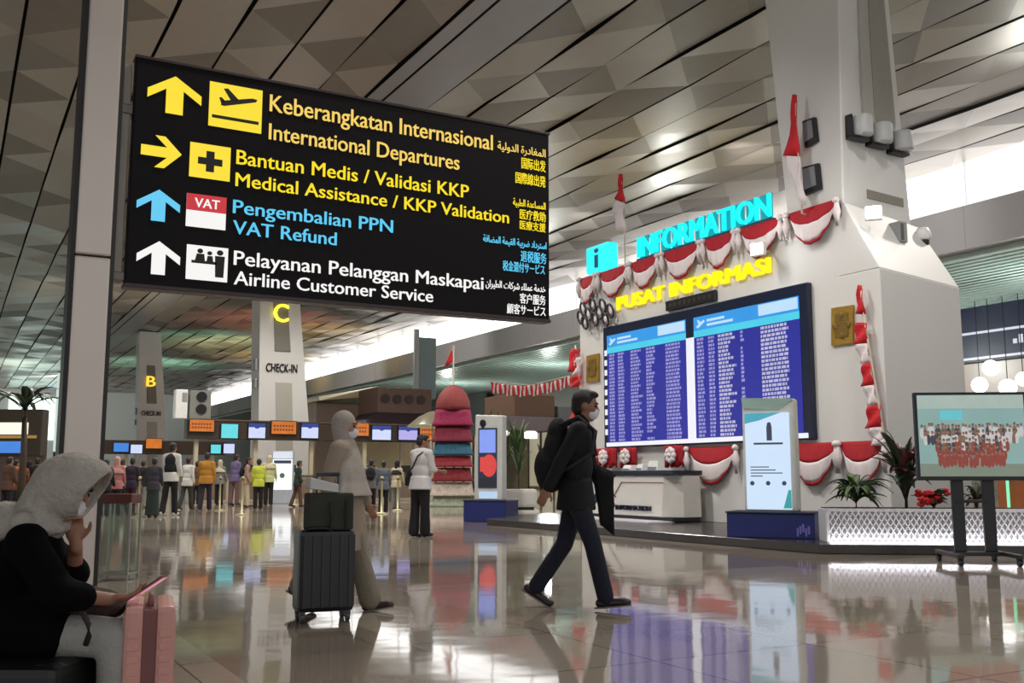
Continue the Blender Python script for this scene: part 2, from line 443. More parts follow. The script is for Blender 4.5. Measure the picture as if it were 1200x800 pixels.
ppoly(tl, R, [[(.06, .19), (.94, .19), (.94, .26), (.06, .26)],
              [(.22, .50), (.28, .49), (.88, .70), (.9, .76), (.8, .77), (.5, .68), (.3, .62), (.22, .57)],
              [(.55, .68), (.34, .90), (.26, .88), (.40, .64)], [(.30, .60), (.22, .68), (.18, .66), (.22, .55)]])
tl, R = tile((223, 166, 269, 213), m_yel)
ppoly(tl, R, [[(.40, .2), (.6, .2), (.6, .4), (.8, .4), (.8, .6), (.6, .6), (.6, .8), (.4, .8), (.4, .6), (.2, .6), (.2, .4), (.4, .4)]])
tl, R = tile((219, 226, 264, 270), m_wht)
ppoly(tl, R, [[(0, .5), (1, .5), (1, 1), (0, 1)]], m_red)
lettering('vat_lettering', 'VAT', R[0]+.2*(R[1]-R[0]), R[2]+.6*(R[3]-R[2]), .62*(R[1]-R[0]), .28*(R[3]-R[2]), m_wht, tl, EPS-.016, .02, .003)
tl, R = tile((219, 286, 266, 331), m_wht)
ppoly(tl, R, [disc(.32, .84, .07), disc(.55, .80, .06), disc(.80, .84, .08), [(.12, .48), (.72, .48), (.72, .56), (.12, .56)],
              [(.2, .56), (.44, .56), (.42, .76), (.24, .76)], [(.48, .56), (.64, .56), (.62, .72), (.5, .72)],
              [(.70, .12), (.90, .12), (.92, .74), (.68, .74)]])
# ------------------------------------------------------------------ white pylons along the hall
m_pyl = mat('white pylon paint', (214, 212, 208), .5, var=.03, scale=.6)
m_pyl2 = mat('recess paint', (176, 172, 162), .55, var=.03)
m_grey = mat('light grey metal', (150, 152, 152), .45, .2)
m_blackp = mat('black plastic', (22, 22, 24), .4)
m_white = mat('white plastic', (228, 228, 226), .4)

def groove(name, x0, x1, z0, z1, y, th, m, parent, slope=0.):
    """rounded-bottom recess liner on a face looking toward -y"""
    pts = []
    r = (x1-x0)/2*.8
    for k in range(7): a = PI + PI/2*k/6; pts.append((x0+r+r*math.cos(a), y, z0+r+r*math.sin(a)))
    for k in range(7): a = 1.5*PI + PI/2*k/6; pts.append((x1-r+r*math.cos(a), y, z0+r+r*math.sin(a)))
    pts += [(x1, y, z1), (x0, y, z1)]
    b = B(); b.poly(pts, (0, -1, 0), th); return b.build(name, m, parent)

# --- far pylons C and B
def pylon(cx, cy, label, letter, word, m_let):
    t = thing('concourse_pylon', label, 'pillar', (cx, cy, 0))
    b = B()
    b.hexa([(-.05, 0, 0), (2.45, 0, 0), (2.35, 1.6, 0), (.05, 1.6, 0)], [(-.05, 0, 3.2), (2.15, 0, 3.2), (2.05, 1.6, 3.2), (.05, 1.6, 3.2)], .03)
    b.hexa([(-.05, 0, 3.2), (2.15, 0, 3.2), (2.05, 1.6, 3.2), (.05, 1.6, 3.2)], [(-.2, .1, 11.72), (1.3, .1, 11.72), (1.3, 1.5, 11.72), (-.2, 1.5, 11.72)], .03)
    b.build('body', m_pyl, t)
    b = B(); b.hexa([(.55, -.02, 6.35), (1.25, -.02, 6.35), (1.25, .3, 6.35), (.55, .3, 6.35)], [(.42, .03, 9.2), (1.0, .03, 9.2), (1.0, .3, 9.2), (.42, .3, 9.2)], .02)
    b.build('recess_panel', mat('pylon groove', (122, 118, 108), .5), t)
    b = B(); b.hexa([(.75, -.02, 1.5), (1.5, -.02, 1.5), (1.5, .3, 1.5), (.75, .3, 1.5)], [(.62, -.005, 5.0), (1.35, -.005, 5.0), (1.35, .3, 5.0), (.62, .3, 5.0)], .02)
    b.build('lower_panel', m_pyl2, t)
    lettering('letter', letter, .45, 7.62, .62, .78, m_let, t, -.06, .02, .04)
    lettering('lettering', word, .2, 5.45, 1.35, .36, mat('grey lettering', (70, 68, 62), .5), t, -.02, .02, .02)
    for z0, z1 in ((5.5, 6.0), (4.75, 5.15)):
        b = B(); b.box(-.22, -.10, .2, .6, z0, z1, .02); b.build('side_speaker', m_grey, t)
    return t
m_neon = mat('yellow neon', (255, 238, 60), .3, emit=2.2, var=.02)
m_neon2 = mat('amber lit letter', (250, 205, 60), .3, emit=1.3, var=.02)
pylon(11.35, 42.4, 'white tapered pylon with a glowing yellow letter C behind the sign', 'C', 'CHECK-IN', m_neon)
tb = pylon(12.0, 78.4, 'farther white tapered pylon with an amber letter B, left of pylon C', 'B', 'CHECK-IN', m_neon2)

# --- information pylon: booth body with tower
PX = 13.4
t = thing('information_pylon', 'big white information pylon with flight board on the right of the concourse', 'pillar', (PX, 11.47, 0))
INFO = t
b = B()
YL = 20.7-11.47
b.hexa([(.003, .86, .13), (2.1, .86, .13), (2.1, YL, .13), (.003, YL, .13)], [(.003, .86, 5.78), (1.9, .9, 5.6), (1.9, YL, 5.88), (.003, YL, 5.88)], .012)
b.build('booth_body', m_pyl, t)
b = B()
b.hexa([(0, 0, .13), (2.1, .05, .13), (2.1, 1.0, .13), (0, 1.0, .13)], [(0, 0, 4.5), (2.07, .05, 4.35), (2.07, 1.0, 4.35), (0, 1.0, 4.5)], .02)
b.hexa([(0, 0, 4.5), (2.07, .05, 4.35), (2.07, 1.0, 4.35), (0, 1.0, 4.5)], [(0, .72, 5.8), (1.98, .78, 5.6), (1.98, 1.2, 5.6), (0, 1.2, 5.8)], .02)
b.build('booth_end', m_pyl, t)
b = B()   # tower
b.hexa([(0, .73, 5.5), (2.0, .93, 5.5), (1.95, 2.05, 5.5), (0, 2.05, 5.5)], [(.0, .56, 11.72), (1.5, .86, 11.72), (1.5, 2.6, 11.72), (.0, 2.6, 11.72)], .04)
b.build('tower', m_pyl, t)
# recess on the tower end face (slightly proud liner frame + dark groove)
g = B()
def endface(u, z):   # point on the tower end face, u across 0..1
    f = (z-5.5)/6.5
    a = Vector((0, .73-.18*f, z)); c = Vector((2.0-.52*f, .93-.08*f, z)); return a.lerp(c, u)
pts = []
for k in range(9): a = PI + PI*k/8; pts.append(endface(.62+.27*math.cos(a), 7.55+.38*math.sin(a)))
pts += [endface(.87, 11.7), endface(.37, 11.7)]
en = (endface(1, 8)-endface(0, 8)).cross(Vector((0, 0, 1))).normalized()
pts = [p + en*.015 for p in pts]
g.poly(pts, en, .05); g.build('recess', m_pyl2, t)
pts2 = [];
for k in range(9): a = PI + PI*k/8; pts2.append(endface(.70+.17*math.cos(a), 7.62+.30*math.sin(a)) + en*.022)
pts2 += [endface(.86, 11.7)+en*.022, endface(.57, 11.7)+en*.022]
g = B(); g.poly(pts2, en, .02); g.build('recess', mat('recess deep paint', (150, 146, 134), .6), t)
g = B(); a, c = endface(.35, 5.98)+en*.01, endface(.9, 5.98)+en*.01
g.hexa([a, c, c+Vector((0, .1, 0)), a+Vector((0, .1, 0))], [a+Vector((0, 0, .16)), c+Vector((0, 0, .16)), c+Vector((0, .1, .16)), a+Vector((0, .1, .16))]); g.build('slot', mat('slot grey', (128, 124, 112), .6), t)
# two louvred wall speakers on the tower flank
def flankrect(p0, p1, p2, p3, off=.0): return [onX(*p, PX-off)-Vector((PX, 11.47, 0)) for p in (p0, p1, p2, p3)]
for q in (((940, 142), (954, 137), (957, 165), (943, 173)), ((940, 196), (958, 191), (961, 221), (942, 229))):
    w_ = thing('wall_speaker', 'grey louvred speaker box on the tower flank, ' + ('upper' if q[0][1] < 180 else 'lower') + ' of the two beside the flag', 'speaker', (PX, 11.47, 0), 0, 'speakers on the pylon tower')
    r = flankrect(*q, off=.07)
    b = B(); b.poly(r, (-1, 0, 0), .07); b.build('housing', m_blackp, w_)
    c = sum(r, Vector())/4
    r2 = [c + (p-c)*.74 + Vector((-.012, .03, .03)) for p in r]
    b = B(); b.poly(r2, (-1, 0, 0), .01); b.build('grille', mat('speaker grille', (118, 120, 126), .5, bump=.4), w_)
# three cylindrical loudspeakers on the end face
for k, (u, lab) in enumerate(((.06, 'left'), (.37, 'middle'), (.70, 'right'))):
    a = endface(u, 6.98-.02*k); 
    s_ = thing('horn_speaker', 'white barrel loudspeaker on black bracket, %s of three on the tower end' % lab, 'speaker', (PX+a.x, 11.47+a.y, a.z), 0, 'barrel speakers on the pylon tower')
    b = B(); b.box(0, .05, -.14, .02, 0, .40, .008); b.box(0, .46, -.14, .02, -.03, .03, .008); b.build('bracket', m_blackp, s_)
    b = B(); b.lathe([(.0, .03), (.17, .035), (.18, .06), (.18, .36), (.16, .39), (.0, .40)], 20, (.26, -.16, 0)); b.build('barrel', mat('pale grey speaker', (182, 184, 184), .45), s_, True)
# dome camera, junction box, floodlight
p = endface(.98, 5.62)
s_ = thing('dome_camera', 'white dome security camera with dark lens on the pylon shoulder', 'camera', (PX+1.92, 11.47+.62, 5.25))
b = B(); b.lathe([(0, .3), (.09, .29), (.13, .2), (.14, .1), (.12, .06), (0, .06)], 18); b.build('housing', m_white, s_, True)
b = B(); b.ell((0, 0, .03), (.095, .095, .12)); b.build('lens_dome', m_blackp, s_, True)
b = B(); b.tube([(0, 0, .25), (0, .2, .3), (0, .45, .3)], .03); b.build('arm', m_white, s_, True)
s_ = thing('junction_box', 'small grey junction box left of the dome camera', 'box', (PX+1.15, 11.47+.52, 5.15))
b = B(); b.box(-.1, .1, -.1, .3, 0, .38, .02); b.build('housing', m_grey, s_); b = B(); b.box(-.075, .0, -.112, -.09, .04, .34, .01); b.build('cover', mat('dark grey cover', (90, 90, 88), .5), s_)
def flood(loc, rz, label):
    s_ = thing('floodlight', label, 'lamp', loc, rz)
    b = B(); b.box(-.14, .14, -.05, .08, -.12, .12, .02); b.build('housing', m_white, s_)
    b = B(); b.box(-.115, .115, -.062, -.045, -.1, .1, .005); b.build('lens', mat('lit lamp lens', (255, 253, 248), .2, emit=9, var=0), s_)
    b = B(); b.tube([(0, .06, 0), (0, .25, .02), (0, .4, .0)], .02); b.build('bracket', m_grey, s_)
    return s_
f1 = onX(1018, 251, 13.45); flood((f1.x, f1.y-.1, f1.z), -PI/4, 'small square floodlight shining white at the pylon corner beside the red swag')
f2 = onX(888, 292, 12.9); flood((f2.x, f2.y, f2.z), -PI/2.4, 'small lamp added for the white glare by the bunting above the board')  # lamp body stands in for a glare spot on the surface
def glare(loc, e, r=.1):
    l = bpy.data.lights.new('floodlight beam', 'POINT'); l.energy = e; l.shadow_soft_size = r
    o = bpy.data.objects.new('floodlight beam', l); scene.collection.objects.link(o); o.location = loc
glare((f1.x-.25, f1.y-.35, f1.z), 16); glare((f2.x-.25, f2.y-.1, f2.z), 14)

# --- flight board (faces -x): local x runs toward -y
def facing(name, label, cat, y_left, z0, x=PX, group=None): return thing(name, label, cat, (x, y_left, z0), -PI/2, group)
BY0, BY1, BZ0, BZ1 = 19.5, 13.0, 1.68, 4.50
BW, BH = BY0-BY1, BZ1-BZ0
t = facing('flight_board', 'huge blue flight information board filling the white pylon front', 'screen', BY0, BZ0, PX-.005)
b = B(); b.box(0, BW, -.12, .0, 0, BH, .02); b.build('frame', mat('navy frame', (16, 26, 52), .3), t)
m_sc = mat('flight screen blue', (22, 28, 150), .2, emit=.95, var=.18, scale=1.2)
m_hd = mat('screen header azure', (40, 150, 228), .2, emit=1.0, var=.15, scale=1.5)
m_hd2 = mat('screen header cyan', (70, 205, 232), .2, emit=1.0, var=.1, scale=2)
m_hw = mat('screen header pale', (190, 222, 250), .2, emit=1.0, var=.05)
m_rw = mat('screen text lavender', (150, 146, 208), .2, emit=.95, var=.25, scale=3)
m_rw2 = mat('screen text pale', (186, 184, 214), .2, emit=.95, var=.25, scale=3)
m_lit = mat('lit white strip', (240, 240, 250), .2, emit=1.0, var=.05)
rn = random.Random(11)
for si, (xa, xb) in enumerate(((.17, 3.07), (3.33, BW-.2))):
    s_ = B(); s_.box(xa, xb, -.128, -.12, .12, BH-.22); s_ = s_.build('screen', m_sc, t)
    b = B(); b.box(xa, xb, -.132, -.127, BH-.52, BH-.22); b.build('header', m_hd, s_)
    b = B(); b.box(xa, xb, -.133, -.127, BH-.64, BH-.50); b.build('subheader', m_hd2, s_)
    b = B(); b.box(xb-(.95 if si == 0 else 1.05), xb-.03, -.135, -.127, BH-.45, BH-.24); b.build('clock_panel', m_hw, s_)
    # departing-aircraft emblem and title dashes
    b = B()
    for (c0, c1, zz) in ((.42, .95, .33), (.42, 1.2, .42)): b.box(xa+c0, xa+c1, -.136, -.128, BH-zz-.025, BH-zz+.025)
    b.poly([(xa+.08, -.136, BH-.42), (xa+.14, -.136, BH-.46), (xa+.36, -.136, BH-.34), (xa+.32, -.136, BH-.30), (xa+.24, -.136, BH-.34), (xa+.14, -.136, BH-.28), (xa+.12, -.136, BH-.29), (xa+.16, -.136, BH-.38)], (0, -1, 0), .006)
    b.build('header_emblem', m_hw, s_)
    W_ = xb-xa
    nr = 26
    cols = [(.03, .10), (.15, .23), (.32, .47), (.52, .63), (.76, .93)] if si == 0 else [(.03, .10), (.15, .21), (.25, .42), (.47, .50), (.66, .90)]
    for ci, (c0, c1) in enumerate(cols):
        b = B()
        for r in range(nr):
            z = .17 + (BH-.86)*r/(nr-1)
            x = c0; end = c1 - rn.random()*(c1-c0)*(.45 if ci in (2, 3) else .12)
            if ci == 3 and rn.random() < .12: continue
            while x < end:
                l_ = min(rn.uniform(.012, .04), end-x+.004)
                b.box(xa+x*W_, xa+(x+l_)*W_, -.131, -.128, z-.026, z+.026, mi=1 if (si == 1 and ci in (2, 4)) else 0)
                x += l_+.008
        b.build('flight_column', [m_rw, m_rw2], s_)
b = B(); b.box(3.07, 3.33, -.13, -.12, .1, BH-.62); b.build('divider_strip', m_lit, t)
b = B(); b.box(.1, BW-.1, -.13, -.12, .03, .12); b.build('bottom_strip', m_lit, t)
b = B()
for k in range(9): b.box(.06, .15, -.131, -.12, .3+k*.23, .43+k*.23)
b.build('side_logos', m_lit, t)
# information lettering, icon, yellow lettering, clock bar
m_cyan = mat('glowing cyan letter', (30, 232, 236), .3, emit=1.25, var=.05)
t = facing('rooftop_lettering', 'glowing cyan INFORMATION letters standing on the pylon edge above the bunting', 'sign', 18.37, 5.9, PX+.1)
b = B(); b.box(0, 4.35, -.05, .05, 0, .05); b.build('rail', mat('teal rail', (20, 90, 110), .4), t)
lettering('lettering', 'INFORMATION', .03, .09, 4.28, .46, m_cyan, t, -.02, .02, .03)
b = B()
for k in range(11): b.box(.03+k*.395, .36+k*.395, .03, .05, .08, .56)
b.build('backing_panels', mat('lit cyan backing', (18, 170, 184), .3, emit=.8), t)
t = facing('information_cube', 'glowing cyan information cube on the pylon roof left of the letters', 'sign', 20.45, 5.9, PX+.1)
b = B(); b.hexa([(.2, -.2, 0), (1.15, -.2, 0), (1.15, .12, 0), (.2, .12, 0)], [(.2, -.2, .66), (1.15, -.2, .66), (1.15, .12, .66), (.2, .12, .66)], .06); b.build('cube', m_cyan, t)
b = B(); b.ell((.67, -.205, .52), (.09, .03, .06)); b.box(.61, .74, -.225, -.19, .10, .41, .01); b.build('letter_i', mat('teal ink', (12, 110, 150), .4, emit=.4), t)
t = facing('yellow_lettering', 'glowing yellow lettering on the pylon wall under the bunting', 'sign', 19.0, 4.86, PX-.02)
lettering('lettering', 'PUSAT INFORMASI', 0, .0, 5.0, .30, mat('glowing yellow letter', (255, 222, 20), .3, emit=1.3, var=.03), t, -.03, .035, .03)
t = facing('clock_bar', 'small black display bar between yellow lettering and flight board', 'display', 17.15, 4.56, PX-.005)
b = B(); b.box(0, 1.6, -.09, 0, 0, .22, .015); b.build('housing', m_blackp, t)
b = B()
for k in range(9): b.box(.12+k*.16, .22+k*.16, -.095, -.088, .07, .15)
b.build('segments', mat('dim segments', (52, 46, 30), .3, emit=.5), t)

# gold batik plaques
m_gold = mat('gold batik relief', (168, 132, 52), .4, .45, bump=.8, weave=14, var=.3)
for (q, lab) in ((((974, 361), (999, 357), (999, 402), (974, 405)), 'square gold patterned plaque on the pylon between board and flag'), (((687, 417), (701, 414), (701, 446), (687, 448)), 'gold patterned plaque at the far left edge of the board')):
    pts = [onX(*p, PX-.05) for p in q]
    c = sum(pts, Vector())/4
    t = thing('wall_plaque', lab, 'plaque', c)
    b = B(); b.poly([p-c for p in pts], (-1, 0, 0), .05); b.build('plate', m_gold, t)
    b = B(); k = [(c + (p-c)*.62 + Vector((-.012, 0, 0)))-c for p in pts]; b.poly(k, (-1, 0, 0), .012)
    for s_ in ((.0, .25), (.0, -.25), (.22, 0), (-.22, 0)): b.ell((-.014, s_[0]*.7, s_[1]*.7), (.012, .05, .06), sub=2)
    b.build('relief', mat('dark gold relief', (128, 100, 44), .45, .4, bump=.6, weave=20), t)

# --- red and white bunting swags
m_rc = mat('red cloth', (165, 20, 34), .8, var=.18, scale=5, bump=.3)
m_wc = mat('white cloth', (226, 214, 214), .8, var=.06, scale=5, bump=.3)
def swag(label, y_left, y_right, ztop, drop, x, group='bunting swags along the pylon', knots=True):
    W_ = y_left-y_right
    t = facing('bunting_swag', label, 'bunting', y_left, ztop, x, group)
    def pt(u, s):
        sag = (1-abs(2*u-1)**2.2)
        xx = W_*(.5+(u-.5)*(1-.18*s))
        pl = .02*math.sin(u*30)*s
        return (xx, -.03-.10*math.sin(PI*s*.8)*sag + pl, -drop*s*(.35+.65*sag) )
    for nm, s0, s1, m in (('red_band', 0, .47, m_rc), ('white_band', .47, .93, m_wc), ('red_edge', .93, 1.02, m_rc)):
        b = B(); ns = 6 if s1-s0 > .2 else 2
        b.sheet([[pt(i/24, s0+(s1-s0)*j/ns) for j in range(ns+1)] for i in range(25)], .012); b.build(nm, m, t, True)
    if knots:
        for xx in (0, W_):
            b = B(); b.tube([(xx, -.05, .02), (xx, -.08, -drop*.35), (xx, -.06, -drop*.72)], [.05, .08, .03], 10); b.ell((xx, -.08, -.03), (.07, .07, .06), sub=2)
            b.build('knot_tail', m_wc, t, True)
    return t
segs = [(681, 699), (703, 737), (740, 773), (778, 822), (826, 863), (868, 918), (925, 985)]
for k, (pa, pb) in enumerate(segs):
    ya = onX(pa, 260, PX-.03).y; yb = onX(pb, 260, PX-.03).y
    swag('red and white cloth swag along the pylon top, number %s from the left' % ('one two three four five six seven'.split()[k]), ya, yb, 5.86, .68, PX-.04)
low = [(808, 866, 532, 'lower red and white swag between counter and right kiosk'), (926, 984, 528, 'lower red and white swag right of the lit kiosk'), (986, 1040, 525, 'lower red and white swag at the pylon end above the plants')]
for pa, pb, py, lab in low:
    a = onX(pa, py, PX-.03); c = onX(pb, py, PX-.03); swag(lab, a.y, c.y, 1.62, .74, PX-.04, 'lower swags on the pylon')
for pa, pb, lab in ((700, 722, 'low red rosette bunting behind the counter, farthest left'), (728, 745, 'low red rosette bunting behind the middle of the counter'), (780, 800, 'low red rosette bunting behind the counter right end')):
    a = onX(pa, 533, PX-.2); c = onX(pb, 533, PX-.2)
    t = facing('rosette_bunting', lab, 'bunting', a.y, 1.25, PX-.2, 'rosettes behind the counter'); W_ = a.y-c.y
    b = B(); b.sheet([[(W_*i/20, -.05*math.sin(i*1.9), .42-.42*j/4*(1+.1*math.sin(i))) for j in range(5)] for i in range(21)], .015); b.build('red_cloth', m_rc, t, True)
    b = B()
    for k in range(8): b.ell((W_*.5+.11*math.cos(k*PI/4), -.1, .22+.11*math.sin(k*PI/4)), (.07, .05, .07), sub=2)
    b.ell((W_*.5, -.13, .22), (.06, .04, .06), sub=2); b.build('white_rosette', m_wc, t, True)

# --- pennant banners (red and white) on thin poles
m_pole = mat('pale bamboo pole', (206, 196, 180), .5)
V3 = Vector
def pennant(label, x, pieces, pole, group='red and white pennants'):
    """pieces: [(material key, outline in the photo traced on plane x)]"""
    P0 = onX(*pole[-1], x); t = thing('pennant_banner', label, 'flag', P0, 0, group)
    b = B(); b.tube([onX(*p, x+.03)-P0 for p in pole] + [onX(*pole[-1], x+.03)-P0+V3((PX+.02-x-.03, 0, -.03))], .018, 8); b.build('pole', m_pole, t, True)
    for key, q in pieces:
        pts = [onX(*p, x)-P0 for p in q]
        # cloth with a ripple: strip between left and right outline halves
        n = len(pts)//2; Lf, Rt = pts[:n], pts[n:][::-1]
        grid = []
        for i in range(7):
            f = i/6*(n-1); k = min(int(f), n-2); fr = f-k
            l_, r_ = Lf[k].lerp(Lf[k+1], fr), Rt[k].lerp(Rt[k+1], fr)
            grid.append([l_.lerp(r_, j/4) + Vector((-.04*math.sin(i*1.2+j*1.1), 0, 0)) for j in range(5)])
        b = B(); b.sheet(grid, .012); b.build('red_cloth' if key == 'r' else 'white_cloth', m_rc2 if key == 'r' else m_wc, t, True)
    return t
m_rc2 = mat('bright red cloth', (200, 30, 40), .75, var=.1, scale=5)
pennant('tall red and white pennant beside the tower speakers', PX-.25, [('r', [(930, 111), (926, 145), (919, 183), (936, 183), (935, 145), (932, 111)]), ('w', [(920, 183), (928, 210), (938, 240), (944, 240), (940, 210), (936, 183)])], [(932, 110), (936, 183), (940, 250)])
pennant('red and white pennant rising left of the cyan letters', PX-.1, [('r', [(727, 204), (724, 220), (721, 233), (731, 238), (731, 220), (728, 204)]), ('w', [(721, 234), (718, 250), (722, 270), (733, 270), (731, 250), (731, 238)])], [(728, 204), (731, 238), (733, 322)])
pennant('curved pole of red and white pennants at the pylon near corner', PX-.15, [('r', [(1007, 334), (1003, 352), (1004, 368), (1013, 368), (1012, 352), (1008, 334)]), ('r', [(1003, 378), (1002, 392), (1001, 404), (1016, 401), (1016, 390), (1014, 378)]), ('w', [(1003, 404), (1006, 414), (1010, 426), (1020, 425), (1018, 412), (1015, 402)]), ('r', [(1011, 427), (1010, 440), (1010, 453), (1023, 450), (1022, 438), (1019, 425)]), ('w', [(1013, 453), (1015, 464), (1017, 475), (1030, 474), (1026, 462), (1022, 451)]), ('r', [(1017, 476), (1016, 490), (1015, 502), (1033, 499), (1032, 486), (1030, 474)]), ('w', [(1018, 502), (1020, 512), (1022, 522), (1036, 522), (1035, 511), (1033, 500)])], [(1008, 333), (1014, 380), (1024, 440), (1033, 490), (1038, 530)])
pennant('curled red and white pennants on the far left edge of the pylon', PX-.15, [('r', [(672, 408), (666, 420), (666, 436), (674, 436), (676, 420), (679, 410)]), ('w', [(675, 420), (673, 430), (671, 440), (679, 438), (680, 428), (679, 418)]), ('r', [(670, 441), (668, 448), (668, 455), (679, 452), (680, 446), (680, 440)]), ('r', [(672, 474), (669, 483), (667, 492), (681, 490), (682, 480), (682, 471)])], [(674, 405), (679, 440), (683, 500)])
# dark interlocked ring ornament hanging at the pylon's upper left corner
c0 = onX(698, 370, PX-.15)
t = thing('ring_ornament', 'black and white interlocking ring ornament hanging at upper left of board', 'decoration', c0)
b = B(); b2 = B()
for (px_, py_) in ((684, 362), (695, 357), (707, 358), (716, 364), (686, 378), (698, 374), (710, 374), (681, 372), (703, 366), (690, 368)):
    p = onX(px_, py_, PX-.15)-c0
    ring = [(p.x-.02, p.y+.14*math.cos(a)*.8+.06*math.sin(a), p.z+.16*math.sin(a)) for a in [2*PI*k/14 for k in range(15)]]
    b.tube(ring, .028, 6, caps=False); b2.ell(p, (.03, .07, .09), sub=2)
b.build('rings', mat('black ring', (40, 34, 48), .5), t, True); b2.build('white_beads', m_wc, t, True)
# ------------------------------------------------------------------ information counter
m_cw = mat('counter white laminate', (214, 210, 204), .35, var=.03)
m_navy = mat('dark navy laminate', (18, 30, 46), .25, var=.1)
t = facing('information_counter', 'white information counter with sloped left end on the stage below the board', 'counter', 18.85, .13, 12.4)
b = B()   # x along counter (0 = far left), y depth
b.hexa([(.0, .0, .10), (2.62, .0, .10), (2.62, .7, .10), (.0, .7, .10)], [(.95, .06, .93), (2.62, .06, .93), (2.62, .7, .93), (.95, .7, .93)], .03)
b.build('body', m_cw, t)
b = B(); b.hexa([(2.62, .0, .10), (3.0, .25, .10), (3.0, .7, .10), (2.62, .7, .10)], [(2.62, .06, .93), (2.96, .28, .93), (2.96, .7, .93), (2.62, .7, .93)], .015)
b.build('side_wing', mat('counter shaded laminate', (196, 192, 184), .4), t)  # same laminate; shade of this face put into a darker colour
b = B(); b.hexa([(-.42, .1, .08), (-.03, .02, .08), (-.03, .65, .08), (-.42, .65, .08)], [(.6, .12, 1.0), (.9, .08, 1.0), (.9, .65, 1.0), (.6, .65, 1.0)], .02)
b.build('end_panel', m_navy, t)
b = B(); b.box(.75, 2.98, .02, .75, .93, 1.02, .012); b.build('worktop', m_navy, t)
b = B(); b.tube([(.62, -.012, .13), (1.2, .04, .78), (2.6, .05, .78), (2.93, .26, .78)], .012, 6); b.build('inlay_line', mat('copper inlay', (150, 112, 92), .4, .4), t)
lettering('lettering', 'INFORMATION', 1.05, .21, 1.22, .10, mat('navy lettering', (40, 46, 70), .5), t, -.005, .02, .02)
b = B(); b.box(-.3, 2.95, .02, .7, .03, .10, .005); b.build('toe_kick', m_blackp, t)
b = B(); b.box(-.35, 2.9, -.55, .1, 0, .035, .008); b.build('reflected_light_slab', mat('reflected light white', (216, 214, 220), .3), t)  # low pale slab added for the light reflected on the stage
# things on the counter
for k, (dx, lab, m, dims) in enumerate(((.95, 'white paper tray on the counter, leftmost', m_white, (.3, .22, .12)), (1.45, 'white desk telephone on the counter, middle', m_white, (.22, .2, .14)), (1.85, 'tilted white notice holder on the counter', m_white, (.34, .05, .2)))):
    s_ = facing('counter_item', lab, 'desk item', 18.85-dx, 1.15, 12.62)
    b = B(); W_, D_, H_ = dims
    b.hexa([(0, 0, 0), (W_, 0, 0), (W_, D_, 0), (0, D_, 0)], [(.02, .05, H_), (W_-.02, .05, H_), (W_-.02, D_, H_), (.02, D_, H_)], .01); b.build('body', m, s_)
    b = B(); b.box(.03, W_-.03, -.005, .06, .02, H_*.4, .004); b.build('front_slot', m_grey, s_)

